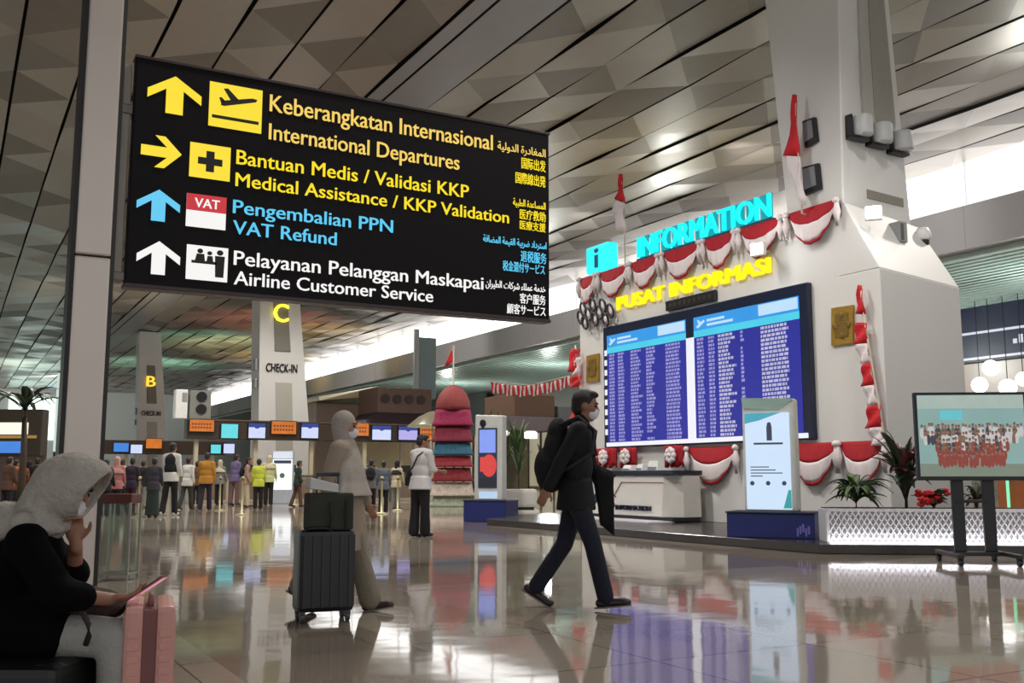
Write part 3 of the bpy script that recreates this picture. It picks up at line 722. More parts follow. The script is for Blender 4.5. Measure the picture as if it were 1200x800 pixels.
# ------------------------------------------------------------------ lit totem kiosks on blue pedestals
m_bluep = mat('deep blue pedestal', (14, 30, 104), .35, var=.15)
m_kw = mat('kiosk casing', (205, 206, 200), .4)
def kiosk(label_k, label_p, loc, rz, wid, ped_w, ped_h, hgt, kind):
    p_ = thing('blue_pedestal', label_p, 'pedestal', loc, rz)
    b = B(); b.box(0, ped_w, 0, .75, 0, ped_h, .012); b.build('box', m_bluep, p_)
    b = B(); b.box(-.015, ped_w+.015, -.015, .765, ped_h, ped_h+.025, .006); b.build('top_edge', mat('pedestal edge', (10, 18, 50), .4), p_)
    if kind == 'white':
        b = B(); 
        for q in range(5): b.box(ped_w*.80+q*.04, ped_w*.80+q*.04+.03, -.004, 0, .04+.03*(q % 3), .16+.03*(q % 3))
        b.build('decal', mat('pale violet decal', (120, 110, 190), .4), p_)
    c, s = math.cos(rz), math.sin(rz)
    ox = ped_w*.17; kl = (loc[0]+c*ox - s*.2, loc[1]+s*ox + c*.2, loc[2]+ped_h+.025)
    k_ = thing('information_kiosk', label_k, 'kiosk', kl, rz)
    b = B(); b.hexa([(0, 0, 0), (wid, 0, 0), (wid, .3, 0), (0, .3, 0)], [(0, .03, hgt), (wid, .03, hgt-.03), (wid, .28, hgt-.03), (0, .28, hgt)], .04); b.build('casing', m_kw, k_)
    if kind == 'white':
        b = B(); b.box(.05, wid-.08, -.012, .02, .03, hgt-.24, .004); sc_ = b.build('screen', mat('kiosk screen glow', (205, 226, 250), .15, emit=1.0, var=.06, scale=2), k_)
        b = B(); b.poly([(.05, -.014, hgt-.24), (.05, -.014, hgt-.40), (.28, -.014, hgt-.35), (wid-.2, -.014, hgt-.24)], (0, -1, 0), .003); b.build('teal_header', mat('teal screen header', (70, 170, 190), .2, emit=.9), sc_)
        b = B(); b.box(.38, .46, -.015, -.011, hgt-.66, hgt-.44); b.ell((.42, -.013, hgt-.42), (.035, .004, .04), sub=2); b.box(.18, .62, -.015, -.011, hgt-.72, hgt-.69)
        for q in range(4): b.box(.12, .12+.18+.1*((q*7) % 4), -.015, -.011, .52+.045*q, .535+.045*q)
        for q in range(3): b.ell((.14+.24*q, -.013, .42), (.035, .004, .035), sub=2)
        b.build('icons', mat('screen ink', (84, 96, 130), .3, emit=.35), sc_)
        b = B(); b.hexa([(wid-.2, -.016, .05), (wid-.08, -.016, .05), (wid-.08, -.011, .05), (wid-.2, -.011, .05)], [(wid-.12, -.016, .32), (wid-.08, -.016, .32), (wid-.08, -.011, .32), (wid-.12, -.011, .32)]); b.build('teal_corner', mat('teal screen corner', (60, 170, 170), .2, emit=.8), sc_)
        b = B(); b.poly([(.0, .02, hgt), (wid, .02, hgt-.03), (wid*.7, .02, hgt-.2), (.02, .01, hgt-.16)], (0, -1, 0), .01); b.build('green_cap', mat('pale green cap', (150, 178, 168), .4), k_)
    else:
        b = B(); b.box(.1, wid-.13, -.012, .02, .28, hgt-.32, .004); sc_ = b.build('screen', mat('navy advert', (24, 40, 78), .2, emit=.5), k_)
        b = B(); b.box(.13, wid-.16, -.015, -.011, hgt*.55, hgt-.36); b.build('blue_picture', mat('periwinkle advert', (132, 156, 240), .2, emit=1.0, var=.1), sc_)
        b = B(); b.ell((wid*.5+.03, -.014, hgt*.40), (.19, .006, .26)); b.box(.15, .34, -.015, -.011, hgt*.33, hgt*.5); b.build('red_picture', mat('red advert', (226, 66, 60), .2, emit=.9, var=.15), sc_)
        b = B(); b.box(.13, wid-.16, -.015, -.011, .32, .5); b.build('dark_strip', mat('dark advert strip', (14, 30, 60), .3, emit=.2), sc_)
        b = B(); b.ell((wid*.3, .0, hgt-.2), (.08, .02, .08)); b.box(wid*.26, wid*.34, -.01, .02, hgt-.32, hgt-.2); b.build('emblem', m_blackp, k_)
        b = B(); b.box(.12, wid-.12, -.012, .02, .04, .2, .01); b.build('light_strip', mat('icy strip', (190, 215, 245), .3, emit=.9), k_)
kiosk('white lit kiosk with pale blue screen in front of the flight board', 'blue pedestal under the white lit kiosk, on the stage edge', (10.33, 11.93, .13), -.99, .80, 1.30, .36, 1.72, 'white')
kiosk('white kiosk with red and blue advert, left of the walking man', 'blue pedestal under the advert kiosk left of the walking man', (10.42, 21.08, 0), -.90, .70, 1.06, .46, 1.98, 'advert')

# ------------------------------------------------------------------ planter with plants
m_lat = mat('white lattice panel', (226, 224, 228), .4)
t = thing('lattice_planter', 'long white planter with diamond lattice front by the screen stand', 'planter', (10.62, 10.18, .13), -.62)
PL, PH, PD = 2.75, .46, .7
b = B(); b.box(0, PL, .03, PD, 0, PH, .01); b.build('box', mat('planter back panel', (196, 194, 200), .5), t)
b = B()
n = 36; step = PL/n
def clip(x0, z0, x1, z1):
    return [(x0, .012, z0), (x1, .012, z1)]
for k in range(-5, n+1):
    for sg in (1, -1):
        xa, xb = k*step, k*step + PH*.62
        za, zb = (0, PH) if sg > 0 else (PH, 0)
        if xa < 0:
            f = -xa/(xb-xa); za = za+(zb-za)*f; xa = 0
        if xb > PL:
            f = (PL-xa)/(xb-xa); zb = za+(zb-za)*f; xb = PL
        if xb-xa > .02: b.tube([(xa, .012, za), (xb, .012, zb)], .010, 6)
b.box(-.02, PL+.02, -.0, .04, PH-.03, PH+.01, .004); b.box(-.02, PL+.02, -.0, .04, 0, .03, .004); b.box(-.02, .02, 0, .04, 0, PH, .004); b.box(PL-.02, PL+.02, 0, .04, 0, PH, .004)
b.build('lattice', m_lat, t)
b = B(); b.box(.03, PL-.03, .06, PD-.03, PH-.02, PH+.012); b.build('soil', mat('dark soil', (46, 36, 28), .95, bump=.6), t)
b = B(); b.box(.02, PL-.02, -.03, -.015, .0, .025); b.build('light_strip', mat('cool strip light', (245, 240, 255), .2, emit=4, var=0), t)
al = bpy.data.lights.new('planter strip', 'AREA'); al.shape = 'RECTANGLE'; al.size = PL; al.size_y = .03; al.energy = 5
ao = bpy.data.objects.new('planter strip', al); scene.collection.objects.link(ao); ao.parent = t; ao.location = (PL/2, -.05, .02); ao.rotation_euler = (PI*.86, 0, 0)

m_leafd = mat('dark leaf', (40, 58, 34), .45, var=.35, scale=9)
m_leafr = mat('maroon leaf', (92, 34, 40), .45, var=.3, scale=9)
m_leafg = mat('fresh leaf', (74, 100, 48), .45, var=.3, scale=9)
def leaf(b, base, az, length, width, rise, droop, n=8):
    d = Vector((math.cos(az), math.sin(az), 0)); sd = Vector((-d.y, d.x, 0)); rows = []
    for i in range(n+1):
        f = i/n; p = Vector(base) + d*(length*f*(.55+.45*f)) + Vector((0, 0, rise*f - droop*f*f*f))
        wd = width*math.sin(PI*min(.98, .08+f*.92))**.8
        rows.append([p-sd*wd*.5+Vector((0, 0, .18*wd)), p, p+sd*wd*.5+Vector((0, 0, .18*wd))])
    b.sheet(rows, .004)
def bush(name, label, cat, loc, n, ln, wd, rise, droop, mats_, seed, stem=.15, group=None, flowers=None):
    r_ = random.Random(seed); t = thing(name, label, cat, loc, 0, group)
    bl = [B() for _ in mats_]
    for k in range(n):
        bb = bl[k % len(bl)]; az = 2*PI*k*.381+r_.uniform(-.3, .3); L_ = ln*r_.uniform(.6, 1.1)
        leaf(bb, (0, 0, stem*r_.uniform(.3, 1.)), az, L_*r_.uniform(.5, 1), wd*r_.uniform(.7, 1.2), rise*r_.uniform(.5, 1.2), droop*r_.uniform(.4, 1.2))
    for bb, m in zip(bl, mats_): bb.build('leaves', m, t, True)
    b = B(); b.tube([(0, 0, -.02), (.01, 0, stem*.6), (0, .01, stem*1.2)], [.022, .018, .01], 8); b.build('stem', mat('plant stem', (70, 62, 40), .7), t, True)
    if flowers:
        b = B()
        for k in range(flowers): b.ell((r_.uniform(-.28, .28), r_.uniform(-.12, .12), r_.uniform(.06, .26)), (.05, .05, .035), sub=1)
        b.build('flowers', m_rc2, t, True)
    return t
def inpl(px, dy=.35):   # a spot on the planter soil below photo column px
    c, s = math.cos(-.62), math.sin(-.62)
    best = min((abs(proj((10.62+c*u-s*dy, 10.18+s*u+c*dy, .6))[0]-px), u) for u in [k*.02 for k in range(int(PL/.02))])
    u = best[1]; return (10.62+c*u-s*dy, 10.18+s*u+c*dy, .13+PH)
def proj(p):
    x, y, z = p; r = x*CA-y*SA; f = x*SA+y*CA; dz = z-EYE; zc = f*CT+dz*ST; u = -f*ST+dz*CT
    return 600+FOC*r/zc, 400-FOC*u/zc
bush('leafy_plant', 'arching green leafy plant at the left end of the lattice planter', 'plant', inpl(1003), 46, .56, .12, .44, .36, [m_leafd, m_leafg], 1, .2)
bush('tall_plant', 'tall dark maroon and green plant in the planter left of the screen', 'plant', inpl(1062), 70, .46, .13, .8, .34, [m_leafd, m_leafd, m_leafr], 2, .4)
bush('red_flower_bush', 'low bush with red flowers under the screen in the lattice planter', 'plant', inpl(1095, .25), 36, .32, .10, .24, .12, [m_leafd], 3, .1, None, 46)
bush('small_plant', 'small dark leafy plant in the planter behind the stand posts', 'plant', inpl(1145, .4), 18, .35, .08, .32, .2, [m_leafd, m_leafr], 5, .1)

# ------------------------------------------------------------------ screen on rolling stand
t = thing('screen_stand', 'large flat screen on black rolling stand showing a group photograph', 'screen', (10.86, 8.05, 0), -.60)
W2 = .66; ZB, ZT = .99, 2.06
b = B(); b.box(-W2, W2, -.03, .05, ZB, ZT, .012); b.build('bezel', m_blackp, t)
b = B(); b.box(-.45, .45, .05, .11, ZB+.2, ZT-.2, .02); b.build('back_box', m_blackp, t)
b = B(); b.box(-W2+.035, W2-.035, -.034, -.028, ZB+.05, ZT-.035); scn = b.build('picture', mat('picture sky teal', (138, 172, 168), .15, emit=.85, var=.16, scale=2.2), t)
b = B(); b.box(-W2+.035, W2-.035, -.036, -.033, ZB+.05, ZB+.20); b.build('picture_ground', mat('picture ground', (128, 140, 124), .2, emit=.8, var=.12), scn)
b = B(); b.box(-W2+.036, W2-.036, -.0358, -.0335, ZT-.2, ZT-.04); b.build('picture_roof', mat('picture pale roof', (172, 190, 182), .2, emit=.85, var=.12), scn)
b = B(); b.box(-.36, -.1, -.0362, -.034, ZT-.34, ZT-.22); b.build('picture_banner', mat('picture turquoise', (100, 200, 212), .2, emit=.85, var=.1), scn)
crowd = [B() for _ in range(5)]; cm = [mat('picture red dress', (150, 62, 50), .2, emit=.75, var=.3, scale=25), mat('picture white shirt', (206, 204, 204), .2, emit=.8, var=.2, scale=25), mat('picture skin', (150, 112, 90), .2, emit=.75, var=.2), mat('picture dark cloth', (66, 62, 72), .2, emit=.7, var=.3), mat('picture brown cloth', (132, 104, 76), .2, emit=.75, var=.2)]
r_ = random.Random(4)
for row, (n, z, x0, x1, ky) in enumerate(((30, .58, -.60, .60, -.0362), (28, .50, -.56, .54, -.0366), (22, .41, -.44, .42, -.0370), (20, .32, -.42, .40, -.0373), (18, .23, -.40, .38, -.0376))):
    for k in range(n):
        x = x0+(x1-x0)*(k+.5)/n + r_.uniform(-.01, .01); zz = ZB+z+r_.uniform(-.015, .015)
        q = 0 if row >= 3 else r_.choice([(1, 1, 3, 1, 4), (1, 3, 4, 1, 1), (0, 4, 0, 1, 3)][row])
        crowd[q].ell((x, ky, zz), (.026, .002, .07), sub=2); crowd[2].ell((x, ky-.0005, zz+.085), (.017, .002, .021), sub=2)
        if r_.random() < .6: crowd[3].ell((x, ky-.0008, zz+.097), (.017, .002, .012), sub=1)
for bb, m, nm in zip(crowd, cm, ('red_figures', 'white_figures', 'faces', 'dark_figures', 'brown_figures')): tag(bb.build(nm, m, scn), kind='stuff')
b = B(); b.box(-.24, -.10, .06, .12, .14, 1.5, .01); b.build('post', m_blackp, t)
b = B(); b.box(.12, .26, .06, .12, .14, 1.5, .01); b.build('post', m_blackp, t)
b = B(); b.box(-.2, .2, .05, .11, .72, .76, .008); b.build('crossbar', m_blackp, t)
for sx_ in (-.33, .33):
    b = B(); b.box(sx_-.035, sx_+.035, -.42, .45, .09, .14, .01); lg = b.build('leg', m_blackp, t)
    for yy in (-.38, .4):
        b = B(); b.tube([(sx_-.02, yy, .045), (sx_+.02, yy, .045)], .045, 14); b.box(sx_-.03, sx_+.03, yy-.02, yy+.02, .06, .1); b.build('caster', m_blackp, lg)
b = B(); b.box(-.36, .36, .04, .12, .09, .14, .01); b.build('base_bar', m_blackp, t)

# display cabinet with green neon edges and a dark monitor right of the stand
t = thing('display_cabinet', 'display cabinet edged with green neon light and an orange panel, right of the stand', 'cabinet', (13.93, 9.74, .13), -.62)
b = B(); b.box(.0, 1.3, .05, .6, 0, .42, .01); b.build('plinth', mat('pale plinth', (190, 190, 180), .5), t)
b = B(); b.box(.05, 1.3, .1, .6, .42, 1.0, .01); b.build('orange_panel', mat('orange panel', (176, 92, 40), .5, var=.2), t)
b = B()
for p0, p1 in (((0, .03, .05), (0, .03, 1.02)), ((0, .03, 1.02), (1.3, .03, 1.02)), ((0, .03, .3), (1.3, .03, .3)), ((-.02, .03, .3), (-.12, .03, .3)), ((-.12, .03, .02), (-.12, .03, .32))): b.tube([p0, p1], .022, 8)
b.build('neon_edge', mat('green neon', (120, 232, 176), .3, emit=1.3, var=.05), t)
t = thing('monitor_totem', 'dark upright monitor with a yellow band at the right edge of the photograph', 'screen', (15.33, 10.47, .13), -.62)
b = B(); b.box(0, 1.0, 0, .12, .98, 1.98, .02); b.box(.3, .6, .04, .1, 0, 1.2, .01); b.box(.1, .9, -.2, .35, 0, .05, .01); b.build('housing', mat('dark green housing', (26, 34, 32), .4), t)
b = B(); b.box(.05, .95, -.008, .0, 1.62, 1.78); b.build('yellow_band', mat('lit yellow band', (226, 206, 92), .3, emit=.9), t)
# ------------------------------------------------------------------ background along the hall
m_or = mat('lit orange screen', (214, 116, 30), .3, emit=.9, var=.35, scale=3)
m_cy2 = mat('lit turquoise screen', (98, 218, 226), .3, emit=1.0, var=.1)
m_bw = mat('lit blue white screen', (206, 216, 250), .3, emit=1.0, var=.08)
m_lv = mat('lit lavender screen', (176, 170, 232), .3, emit=1.0, var=.08)
m_bl = mat('lit blue screen', (60, 130, 220), .3, emit=1.0, var=.12)
m_hdr = mat('dark header', (62, 48, 38), .5, var=.15)
YH = 40.0
t = thing('check_in_header', 'long dark overhead beam carrying the lit check-in screens', 'header', (7.9, YH, 0))
b = B(); b.box(0, 10.2, 0, .5, 2.46, 3.16, .02); b.build('beam', m_hdr, t)
for k in range(5):
    b = B(); b.box(.35+k*2.3, .5+k*2.3, .15, .35, 0, 2.47, .01); b.build('post', mat('cream post', (190, 178, 150), .5), t)
b = B(); b.box(0, 10.2, -.02, .52, 3.16, 3.22, .01); b.build('top_trim', mat('header trim', (96, 78, 60), .5), t)
scr = [(222, 251, 492, 505, m_or, 'orange', 'orange lit screen on the check-in header, farthest left'), (259, 279, 497, 513, m_cy2, 'tq', 'turquoise lit screen on the check-in header'), (291, 311, 496, 513, m_bw, 'w', 'white lit screen on the header between turquoise and orange screens'),
       (318, 347, 494, 508, m_or, 'o', 'orange lit screen on the header under the letter C pylon'), (353, 373, 496, 513, m_bw, 'w', 'white lit screen on the header left of the woman with luggage'), (406, 432, 496, 510, m_or, 'o', 'orange lit screen on the header right of the veiled woman'),
       (436, 458, 499, 515, m_bw, 'w', 'white lit screen on the header under the brown stall'), (467, 489, 500, 515, m_lv, 'l', 'lavender lit screen on the header left of the white-shirted man'), (492, 514, 497, 515, m_or, 'o', 'orange lit screen on the header beside the red display tower')]
for a, c_, u, v, m, kd, lab in scr:
    p = onY(a, v, YH-.06); q = onY(c_, u, YH-.06)
    s_ = thing('check_in_screen', lab, 'screen', (p.x, YH-.02, p.z), 0, 'lit screens on the check-in header')
    W_, H_ = q.x-p.x, q.z-p.z
    b = B(); b.box(-.03, W_+.03, -.06, .02, -.03, H_+.03, .01); b.build('casing', m_blackp, s_)
    b = B(); b.box(0, W_, -.066, -.058, 0, H_*(.72 if m in (m_bw, m_lv) else 1)); b.build('display', m, s_)
    if m in (m_bw, m_lv):
        b = B(); b.box(0, W_, -.066, -.058, H_*.72, H_); b.ell((W_/2, -.066, H_*.8), (.12, .01, .1), sub=2); b.build('title_bar', mat('screen title blue', (36, 66, 150), .3, emit=.8), s_)
    elif m is m_or:
        b = B()
        for z_ in (.25, .55): 
            for q_ in range(7): b.box(W_*(.08+.12*q_), W_*(.16+.12*q_), -.07, -.064, H_*z_, H_*(z_+.16))
        b.build('title_bar', mat('screen dark amber', (140, 60, 14), .3, emit=.7), s_)
# check-in desks under the header
deskm = [mat('desk laminate', (122, 104, 84), .4, var=.1), mat('desk front pale', (176, 164, 146), .4)]
def desk(lab, loc, w_=1.5):
    s_ = thing('check_in_desk', lab, 'desk', loc, 0, 'check-in desks')
    b = B(); b.box(0, w_, 0, .6, 0, 1.02, .02); b.build('body', deskm[1], s_)
    b = B(); b.box(-.04, w_+.04, -.06, .66, 1.02, 1.08, .01); b.build('worktop', deskm[0], s_)
    b = B(); b.box(w_*.3, w_*.3+.42, .2, .24, 1.2, 1.48, .01); b.box(w_*.3+.17, w_*.3+.25, .2, .24, 1.08, 1.2); b.build('monitor', m_blackp, s_)
    b = B(); b.box(.1, w_-.1, -.015, .0, .12, .9, .01); b.build('front_panel', deskm[0], s_)
    return s_
d0 = desk('check-in desk under the header at far left', (8.1, YH+.1, 0))
for k, lab in enumerate(('second check-in desk from the left under the header', 'third check-in desk from the left under the header', 'check-in desk under the orange screen below pylon C', 'check-in desk behind the veiled woman', 'check-in desk under the lavender screen at right')):
    dup(d0, (8.1+1.68*(k+1), YH+.1, 0), 0, lab)
# twin-fan cabinets on the header
t = thing('fan_cabinet', 'grey cabinet with two black round fans standing above the header', 'cabinet', (onY(222, 491, 40.).x, 40.0, 3.32))
b = B(); b.box(0, .8, 0, .5, -.1, 1.0, .02); b.build('housing', mat('warm grey cabinet', (128, 128, 120), .5), t)
for z_ in (.28, .76):
    b = B(); b.tube([(.43, -.03, z_), (.43, .03, z_)], .2, 18); b.build('fan', m_blackp, t)
t = thing('white_cabinet', 'white cabinet beside the twin-fan cabinet above the header', 'cabinet', (onY(205, 491, 40.).x, 40.0, 3.32))
b = B(); b.box(0, .45, 0, .5, -.1, 1.02, .03); b.build('housing', m_white, t)
b = B(); b.box(.24, .42, -.02, .02, .55, .9, .01); b.build('vent', m_grey, t)
# second, farther header row at left
YS = 58.
t = thing('far_check_in_header', 'farther dark beam of lit screens left of the first check-in header', 'header', (5.5, YS, 0))
b = B(); b.box(0, 8.2, 0, .5, 2.2, 2.95, .02); b.build('beam', m_hdr, t)
for k in range(4):
    b = B(); b.box(.5+k*2.3, .65+k*2.3, .15, .35, 0, 2.2); b.build('post', mat('cream post', (190, 178, 150), .5), t)
for a, c_, u, v, m, lab in ((133, 151, 519, 529, m_bl, 'blue lit screen on the farther header, leftmost'), (153, 167, 521, 531, m_bw, 'white lit screen on the farther header, second from left'), (171, 190, 514, 525, m_or, 'orange lit screen on the farther header, by the black-vested man'), (262, 275, 520, 531, m_bw, 'white lit screen low behind the queue, below the turquoise screen'), (247, 259, 521, 531, m_cy2, 'pale green lit screen low behind the queue, left of a white one')):
    p = onY(a, v, YS-.1); q = onY(c_, u, YS-.1)
    s_ = thing('far_screen', lab, 'screen', (p.x, YS-.02, p.z), 0, 'lit screens on the farther header'); W_, H_ = q.x-p.x, q.z-p.z
    b = B(); b.box(-.03, W_+.03, -.06, .02, -.03, H_+.03, .01); b.build('casing', m_blackp, s_)
    b = B(); b.box(0, W_, -.066, -.058, 0, H_); b.build('display', m, s_)
# white lit totem with its reflection
p = onZ(317, 590); 
t = thing('lit_totem', 'white lit notice totem standing alone on the far floor left of the luggage woman', 'sign', (p.x, p.y, 0), -YAW)
b = B(); b.box(0, .82, 0, .18, 0, 1.98, .03); b.build('casing', mat('grey totem casing', (170, 176, 188), .4), t)
b = B(); b.box(.04, .78, -.012, .01, .52, 1.66, .005); sc_ = b.build('notice', mat('lit notice', (246, 248, 250), .2, emit=1.25, var=.02), t)
b = B(); b.box(.08, .74, -.016, -.01, 1.5, 1.62); b.build('heading', mat('notice heading', (70, 84, 130), .3, emit=.3), sc_)
b = B(); b.tube([(.41, -.018, 1.05), (.41, -.01, 1.05)], .1, 16); b.build('emblem', mat('notice emblem', (130, 150, 130), .3, emit=.4), sc_)
b = B(); b.box(.04, .78, -.012, .01, 1.69, 1.94, .005); b.build('header_light', mat('notice header glow', (220, 226, 240), .2, emit=1.0), t)

# red tiered merchandise tower
p = onZ(530, 593.); 
t = thing('display_tower', 'tall tiered tower of red and pink draped cloth with a flag on top', 'display', (p.x, p.y, 0), -YAW)
TW = 1.35/2
tiers = [(0, .35, 'pale green base', (150, 160, 140)), (.35, .85, 'white tier', (190, 176, 166)), (.85, 1.35, 'dark red tier', (122, 30, 38)), (1.35, 1.75, 'crimson tier', (140, 36, 50)), (1.75, 2.2, 'teal tier', (44, 92, 116)), (2.2, 2.75, 'maroon tier', (116, 30, 52)), (2.75, 3.35, 'magenta tier', (140, 30, 72))]
for k, (z0, z1, nm, c_) in enumerate(tiers):
    wd = TW*(1.0 if k > 1 else 1.08); b = B(); h = z1-z0
    rings = []
    for f, s_ in ((0, 1.06), (.12, 1.08), (.3, .98), (.75, .93), (1, .9)):
        n = 40; rings.append([(wd*s_*math.copysign(abs(math.cos(2*PI*i/n))**.55, math.cos(2*PI*i/n))*(1+.015*math.sin(i*2.3)), .55*s_*math.copysign(abs(math.sin(2*PI*i/n))**.55, math.sin(2*PI*i/n)), z0+h*f*.94) for i in range(n)])
    b.loft(rings); b.build('cloth_tier' if k > 1 else 'base_tier', mat(nm, c_, .8, var=.6, scale=11, bump=.6), t, True)
b = B(); b.lathe([(TW*.86, 3.3), (TW*.9, 3.42), (TW*.86, 3.62), (TW*.72, 3.86), (TW*.48, 4.05), (TW*.2, 4.16), (.03, 4.19)], 24); b.build('dome_tier', mat('dome red cloth', (128, 50, 50), .75, var=.3, scale=6, bump=.4), t, True)
b = B(); b.tube([(0, 0, 4.1), (0, 0, 5.6)], .03); b.build('flag_pole', m_pole, t)
b = B(); b.sheet([[(.02+.0*j, 0, 5.55-.5*i/4) if j == 0 else (-.11*j*(.4+.25*i), .04*math.sin(j+i), 5.5-.55*i/4-.05*j) for j in range(3)] for i in range(5)], .012); b.build('red_flag', m_rc2, t, True)
# brown stall roof, canopies and shop fronts under the mezzanine
m_st0 = mat('pale pole', (180, 172, 150), .5)
m_br = mat('brown stall board', (104, 78, 66), .6, var=.15)
t = thing('brown_stall', 'brown roofed stall with four dark discs on its sign board, left of the red tower', 'stall', (0, 0, 0), 0)
a = onY(442, 483, 44.); c_ = onY(506, 456, 44.); t.location = (a.x, 44, 0)
W_ = c_.x-a.x; zb, zt = a.z, c_.z
b = B(); b.box(0, W_, 0, 2.5, zb, zt, .03); b.build('sign_board', m_br, t)
b = B()
for k in range(4): b.tube([(W_*(.14+.22*k), -.04, zb+.55*(zt-zb)), (W_*(.14+.22*k), .02, zb+.55*(zt-zb))], .22, 16)
b.build('sign_discs', mat('dark disc', (46, 30, 30), .5), t)
b = B(); b.hexa([(-1.4, -1.0, zb-.75), (W_+.2, -1.0, zb-.75), (W_+.2, 2.5, zb-.75), (-1.4, 2.5, zb-.75)], [(0, 0, zb), (W_, 0, zb), (W_, 2.5, zb), (0, 2.5, zb)]); b.build('dark_awning', mat('dark awning', (44, 26, 32), .7), t)
for xx in (-.9, W_*.5, W_):
    b = B(); b.box(xx-.06, xx+.06, .3, .42, 0, zb-.7); b.build('post', mat('cream post', (190, 178, 150), .5), t)
b = B(); b.box(-1.2, W_+.1, 1.8, 1.95, 0, zb-.75); b.build('back_wall', mat('warm lit stall wall', (196, 176, 140), .6, var=.15), t)
t = thing('cream_canopy', 'cream sloped canopy of a stall between pylon C and the brown stall', 'canopy', (0, 0, 0))
a = onY(370, 470, 48.); c_ = onY(440, 455, 48.); t.location = (a.x, 48, 0); W_ = c_.x-a.x
b = B(); b.hexa([(0, -.6, a.z), (W_, -.6, a.z+.35), (W_, 2, a.z+.35), (0, 2, a.z)], [(0, -.4, a.z+.2), (W_, -.4, a.z+.85), (W_, 2, a.z+.85), (0, 2, a.z+.2)]); b.build('roof', mat('cream roof', (206, 194, 160), .5), t)
b = B(); b.box(.1, W_-.1, .2, 2, 0, a.z); b.build('wall', mat('taupe stall wall', (126, 112, 100), .6, var=.1), t)
b = B(); b.box(.0, W_, -.1, .2, a.z-1.0, a.z-.1); b.build('fascia', mat('taupe stall fascia', (140, 124, 112), .6), t)
t = thing('brown_kiosk', 'brown boxed kiosk roof behind the walking man, with a dark open front', 'stall', (0, 0, 0))
a = onY(603, 487, 27.); c_ = onY(650, 463, 27.); t.location = (a.x, 27, 0); W_ = c_.x-a.x
b = B(); b.box(0, W_, 0, 2, a.z, c_.z, .02); b.build('roof_box', mat('umber board', (98, 72, 56), .6), t)
b = B(); b.hexa([(-.35, -.3, a.z-.45), (W_+.1, -.3, a.z-.45), (W_+.1, 2, a.z-.45), (-.35, 2, a.z-.45)], [(-.1, 0, a.z), (W_, 0, a.z), (W_, 2, a.z), (-.1, 2, a.z)]); b.build('valance', mat('dark awning', (44, 26, 32), .7), t)
b = B(); b.box(-.3, -.1, .4, 2, 0, a.z-.4); b.build('post', mat('brown post', (70, 50, 44), .6), t)
b = B(); b.box(W_+.12, W_+.75, -.05, .5, a.z-.7, a.z+.35, .02); b.build('grey_panel', mat('slate panel', (98, 104, 106), .6), t)
b = B(); b.box(-.1, W_, 1.7, 1.8, 0, a.z-.4); b.build('back_wall', mat('olive wall', (88, 82, 58), .7, var=.3), t)
for k, (px_, lab) in enumerate(((590, 'left of two white lanterns hanging under the brown kiosk'), (622, 'right of two white lanterns hanging under the brown kiosk'))):
    a2 = onY(px_, 514, 27.2); s_ = thing('lantern', lab, 'lamp', (a2.x, 27.2, a2.z), 0, 'lanterns under the brown kiosk')
    b = B(); b.lathe([(0, 0), (.2, .01), (.2, .2), (.08, .26), (0, .26)], 16); b.build('shade', mat('lit lantern', (250, 248, 235), .3, emit=2.2, var=0), s_, True)
    b = B(); b.tube([(0, 0, .26), (0, 0, .75)], .012, 6); b.build('cord', m_blackp, s_)
a = onD(507, 500, 37); t = thing('cream_awning', 'small cream lit parasol canopy just left of the red display tower', 'canopy', (a.x, a.y, 0), -YAW)
b = B(); b.lathe([(.95, a.z), (.9, a.z+.06), (.5, a.z+.38), (.12, a.z+.55), (0, a.z+.58)], 16); b.build('canopy_cloth', mat('glowing cream cloth', (236, 224, 170), .7, emit=.25), t, True)  # cloth glows by itself; lamplight put into its colour
b = B(); b.tube([(0, 0, 0), (0, 0, a.z+.5)], .03, 8); b.lathe([(0, 0), (.25, 0), (.25, .05), (0, .06)], 16); b.build('pole', m_st0, t)
# white planter bench with tall green plants
a = onZ(604, 612); t = thing('white_bench', 'curved white bench planter on the floor behind the walking man', 'bench', (a.x+.1, a.y+1.75, 0), -YAW)
b = B(); b.box(0, 1.35, 0, .6, 0, .22, .06); b.build('plinth', mat('white stone', (220, 216, 206), .4), t)
b = B(); b.box(.05, 1.3, .05, .55, .28, .72, .08); b.build('trough', mat('white stone', (220, 216, 206), .4), t)
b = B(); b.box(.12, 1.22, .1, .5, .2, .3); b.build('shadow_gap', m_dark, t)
c, s = math.cos(-YAW), math.sin(-YAW)
for k, (u, lab) in enumerate(((.18, 'tall slim green plant in the white bench planter, leftmost'), (.5, 'tall slim green plant in the white bench planter, second'), (.85, 'tall slim green plant in the white bench planter, third'))):
    bush('bamboo_plant', lab, 'plant', (t.location.x+c*u-s*.3, t.location.y+s*u+c*.3, .72), 40, .4, .07, 1.15, .3, [m_leafd, m_leafg], 20+k, .9, 'plants in the white bench')
# string of small flags
t = thing('flag_garland', 'line of many small red and white flags strung before the mezzanine shops', 'bunting', onD(575, 447, 27))
P0 = t.location.copy(); PE = onD(668, 440, 27)
b = B(); b.tube([Vector((0, 0, 0)), (PE-P0)*.5-Vector((0, 0, .18)), PE-P0], .012, 6); b.build('cord', m_pole, t)
for k in range(36):
    f = (k+.5)/36; q = (PE-P0)*f - Vector((0, 0, .18*(1-(2*f-1)**2))); dr = (PE-P0).normalized()
    b = B(); hh = .28+.03*math.sin(k*2.1)
    b.sheet([[q+dr*(.036*(j-1)*(1-.12*i)) + Vector((.02*math.sin(k+i), 0, -hh*i/3)) for j in range(3)] for i in range(4)], .008)
    b.build('small_flag', m_rc2 if k % 2 == 0 else m_wc, t, True)
